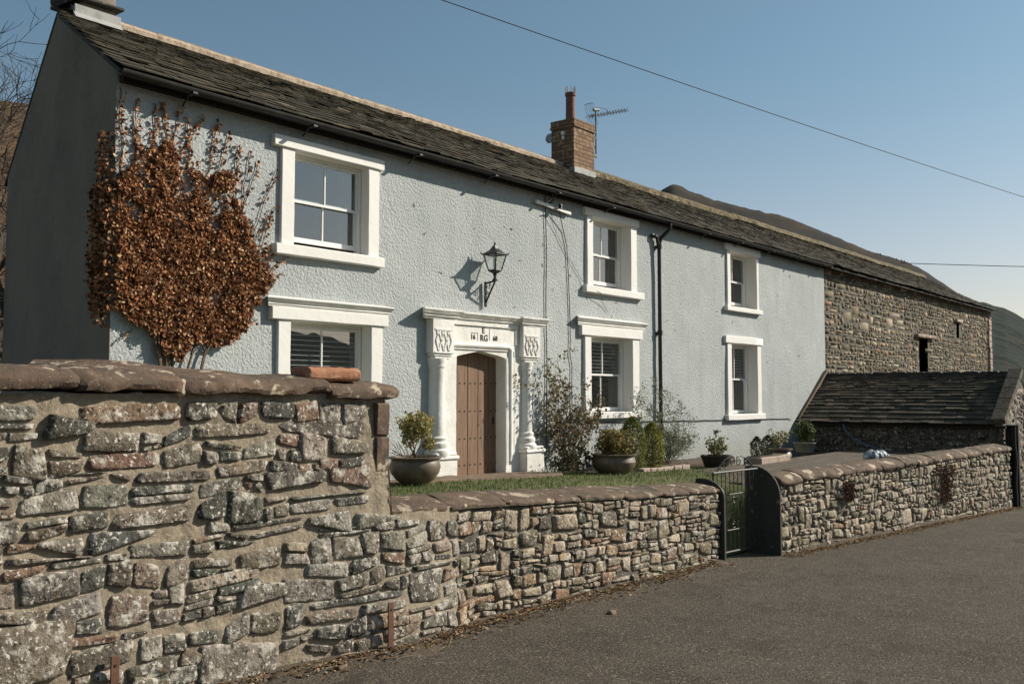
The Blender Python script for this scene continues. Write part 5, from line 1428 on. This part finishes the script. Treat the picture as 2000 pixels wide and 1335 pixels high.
# a view ray helper only for distances: trees stand 40-60 m behind the gable
bare_tree('bare_tree', 17.6, 42.0, -2, 18.5, 3, 'bare tree with a wide twiggy crown showing beside the gable at the left edge', levels=7, spread=.62, r0=.42)
bare_tree('bare_tree', 15.9, 38.0, -2, 16, 14, 'lower bare tree at the extreme left edge in front of the brown hillside', levels=7, spread=.6, r0=.36)
bare_tree('bare_tree', 19.5, 47.0, -2, 12, 24, 'crooked bare tree low beside the dark gable wall', levels=7, spread=.7, r0=.36)
for k, (x, y, h) in enumerate(((118, 14, 9), (128, 12, 8), (108, 8, 8))):
    bare_tree('bare_tree', x, y, -4.5, h, 60+k, ['brown leafless tree just right of the barn end', 'brown leafless tree in the middle of the clump beyond the barn', 'brown leafless tree at the right edge behind the shed'][k], levels=6, spread=.7, r0=.2)
hd = thing('hedge', (60, 6, -3), 'dark evergreen bush at the right edge behind the shed gable', 'bush')
pts = []
for k, c in enumerate(((62, 5.0, -.6), (64, 6.5, -.2), (66, 3.5, -.4), (61, 2.6, -1.2), (68, 5, .2))): pts += blob_leaves(c, (2.2, 2.2, 2.1), 2600, 70+k, .5, .5)
leaf_cloud('foliage', hd, pts, .34, [(.028, .03, .018), (.05, .045, .025), (.018, .02, .013)], 'leafcol', 71)
m = MB()
for c in ((62, 5.0), (64, 6.5), (66, 3.5), (61, 2.6), (68, 5)): m.tube([(c[0], c[1], -4), (c[0], c[1], -.5)], [.12, .05], 6)
m.build('trunk', 'bark', hd)

# ------------------------------------------------------------------ hills
def hill(name, prof, r0_, r1_, zb_, mt, nt=26, seed=0, rough=1.0, back=1.5):
    """ridge given by compass bearing (radians from +X) and height; rises from r0 to r1 and falls beyond"""
    az = [p[0] for p in prof]; hh = [p[1] for p in prof]; A = np.linspace(az[0], az[-1], 260); H = np.interp(A, az, hh)
    rows = list(np.linspace(0, 1, nt))+[1.15, back]; V = []; F = []
    for t in rows:
        for a, h in zip(A, H):
            rr2 = r0_+(r1_-r0_)*t; x, y = rr2*math.cos(a), rr2*math.sin(a)
            if t <= 1: z = zb_+(h-zb_)*(t**1.25)+(rough*(h-zb_)*.06*fnoise(x/120+seed, y/120)+rough*(h-zb_)*.02*fnoise(x/30, y/30, seed))*math.sin(t*3.14)+(h-zb_)*.006*fnoise(x/14, y/14)
            else: z = zb_+(h-zb_)*max(0, (back-t)/(back-1))*.9
            V.append((x, y, z))
    n = len(A)
    for i in range(len(rows)-1):
        for j in range(n-1): F.append((i*n+j, i*n+j+1, (i+1)*n+j+1, (i+1)*n+j))
    o = np_build(name, np.array(V), np.array(F), None, mt); o['kind'] = 'structure'
def brg(px): return HEAD-math.atan((px-1000)/1900)
def hgt(px, py, dist): return (767-py)/1900*dist*math.cos(math.atan((px-1000)/1900))
pr = [(600, 560), (900, 470), (1120, 425), (1230, 398), (1275, 383), (1293, 369), (1306, 360), (1320, 354), (1332, 358), (1350, 368), (1400, 386), (1450, 399), (1500, 411), (1530, 417), (1562, 428), (1620, 452), (1700, 486), (1770, 507), (1800, 520), (1835, 543), (1880, 575), (1960, 640), (2100, 700), (2300, 740)]
hill('far_hill', [(brg(a), hgt(a, b, 2400)) for a, b in pr][::-1], 700, 2400, -20, 'hill', seed=1)
pr = [(1700, 640), (1800, 610), (1880, 585), (1925, 588), (1945, 596), (1965, 600), (1985, 610), (2005, 622), (2060, 655), (2200, 700), (2500, 740)]
hill('near_hill', [(brg(a), hgt(a, b, 1300)) for a, b in pr][::-1], 250, 1300, -20, 'forest', seed=4)
pr = [(-700, 60), (-300, 120), (-100, 175), (0, 188), (60, 196), (200, 240), (420, 420), (600, 600)]
hill('left_hillside', [(brg(a), hgt(a, b, 190)) for a, b in pr][::-1], 55, 190, -3, 'bracken', seed=7, rough=.6)
# unseen hill added behind the viewer, shaped to darken reflections in the lower windows
sp = [(-2.6, 5.5), (-1.6, 6), (-1.2, 5.2), (-1.0, 4.6), (-.90, 4.1), (-.86, 3.4), (-.815, 2.7), (-.77, 3.6), (-.7, 5.0), (-.5, 5.6), (-.2, 4.6), (0.1, 3.0), (.2, .5)]
hill('reflection_hill', [(a, 900*math.tan(R(e))) for a, e in sp], 120, 900, -6, 'forest', seed=9, rough=.5)
# dead tendrils left sticking to the render
g = random.Random(15); m = MB()
for k in range(60):
    x = g.uniform(8.2, 26.5); z = g.uniform(-.8, 3.2)
    if k % 2: x = 10.0+g.uniform(0, 9); z = g.uniform(1.3, 3.1)
    if any(w['o'][0]-.1 < x < w['o'][1]+.2 and w['z'][0]-.2 < z < w['z'][1]+.3 for w in WIN) or (10.5 < x < 13.9 and z < 1.5): continue
    a = g.uniform(0, 6.28); L = g.uniform(.02, .10); P = []
    for i in range(5):
        a += g.gauss(0, .35); P.append(wp(x, z)); x += math.cos(a)*L/4; z += math.sin(a)*L/4
    m.tube([(p[0], p[1]+.012, p[2]) for p in P], g.uniform(.003, .006), 4)
o = m.build('creeper_remnants', 'stem', None); tag(o, 'scattered scraps of dead creeper tendril stuck to the blue wall', 'tendrils', kind='stuff')
# conifers bristling along the ridge
g = random.Random(5)
for k in range(16):
    px = g.uniform(1700, 1790) if k < 12 else g.uniform(1860, 1890)
    dist = 2380 if k < 12 else 1290
    py = np.interp(px, [1700, 1770, 1800], [486, 507, 520]) if k < 12 else 583
    a = brg(px); h = hgt(px, py, dist)
    t = thing('spruce', (dist*math.cos(a), dist*math.sin(a), h-6), 'tiny dark spruce on the skyline of the far hill', 'tree', 'spruces on the skyline')
    m = MB(); hh = g.uniform(4, 9)
    x, y = dist*math.cos(a), dist*math.sin(a)
    prf = []
    for i in range(5): prf += [(3.2*(1-i/5), hh*(i/5)), (1.7*(1-i/5), hh*((i+.8)/5))]
    m.lathe(prf+[(0, hh)], x, y, h-6, 7, wob=.3); m.build('crown', 'forest', t)
    MB().tube([(x, y, h-12), (x, y, h-2)], .5, 5).build('trunk', 'bark', t)
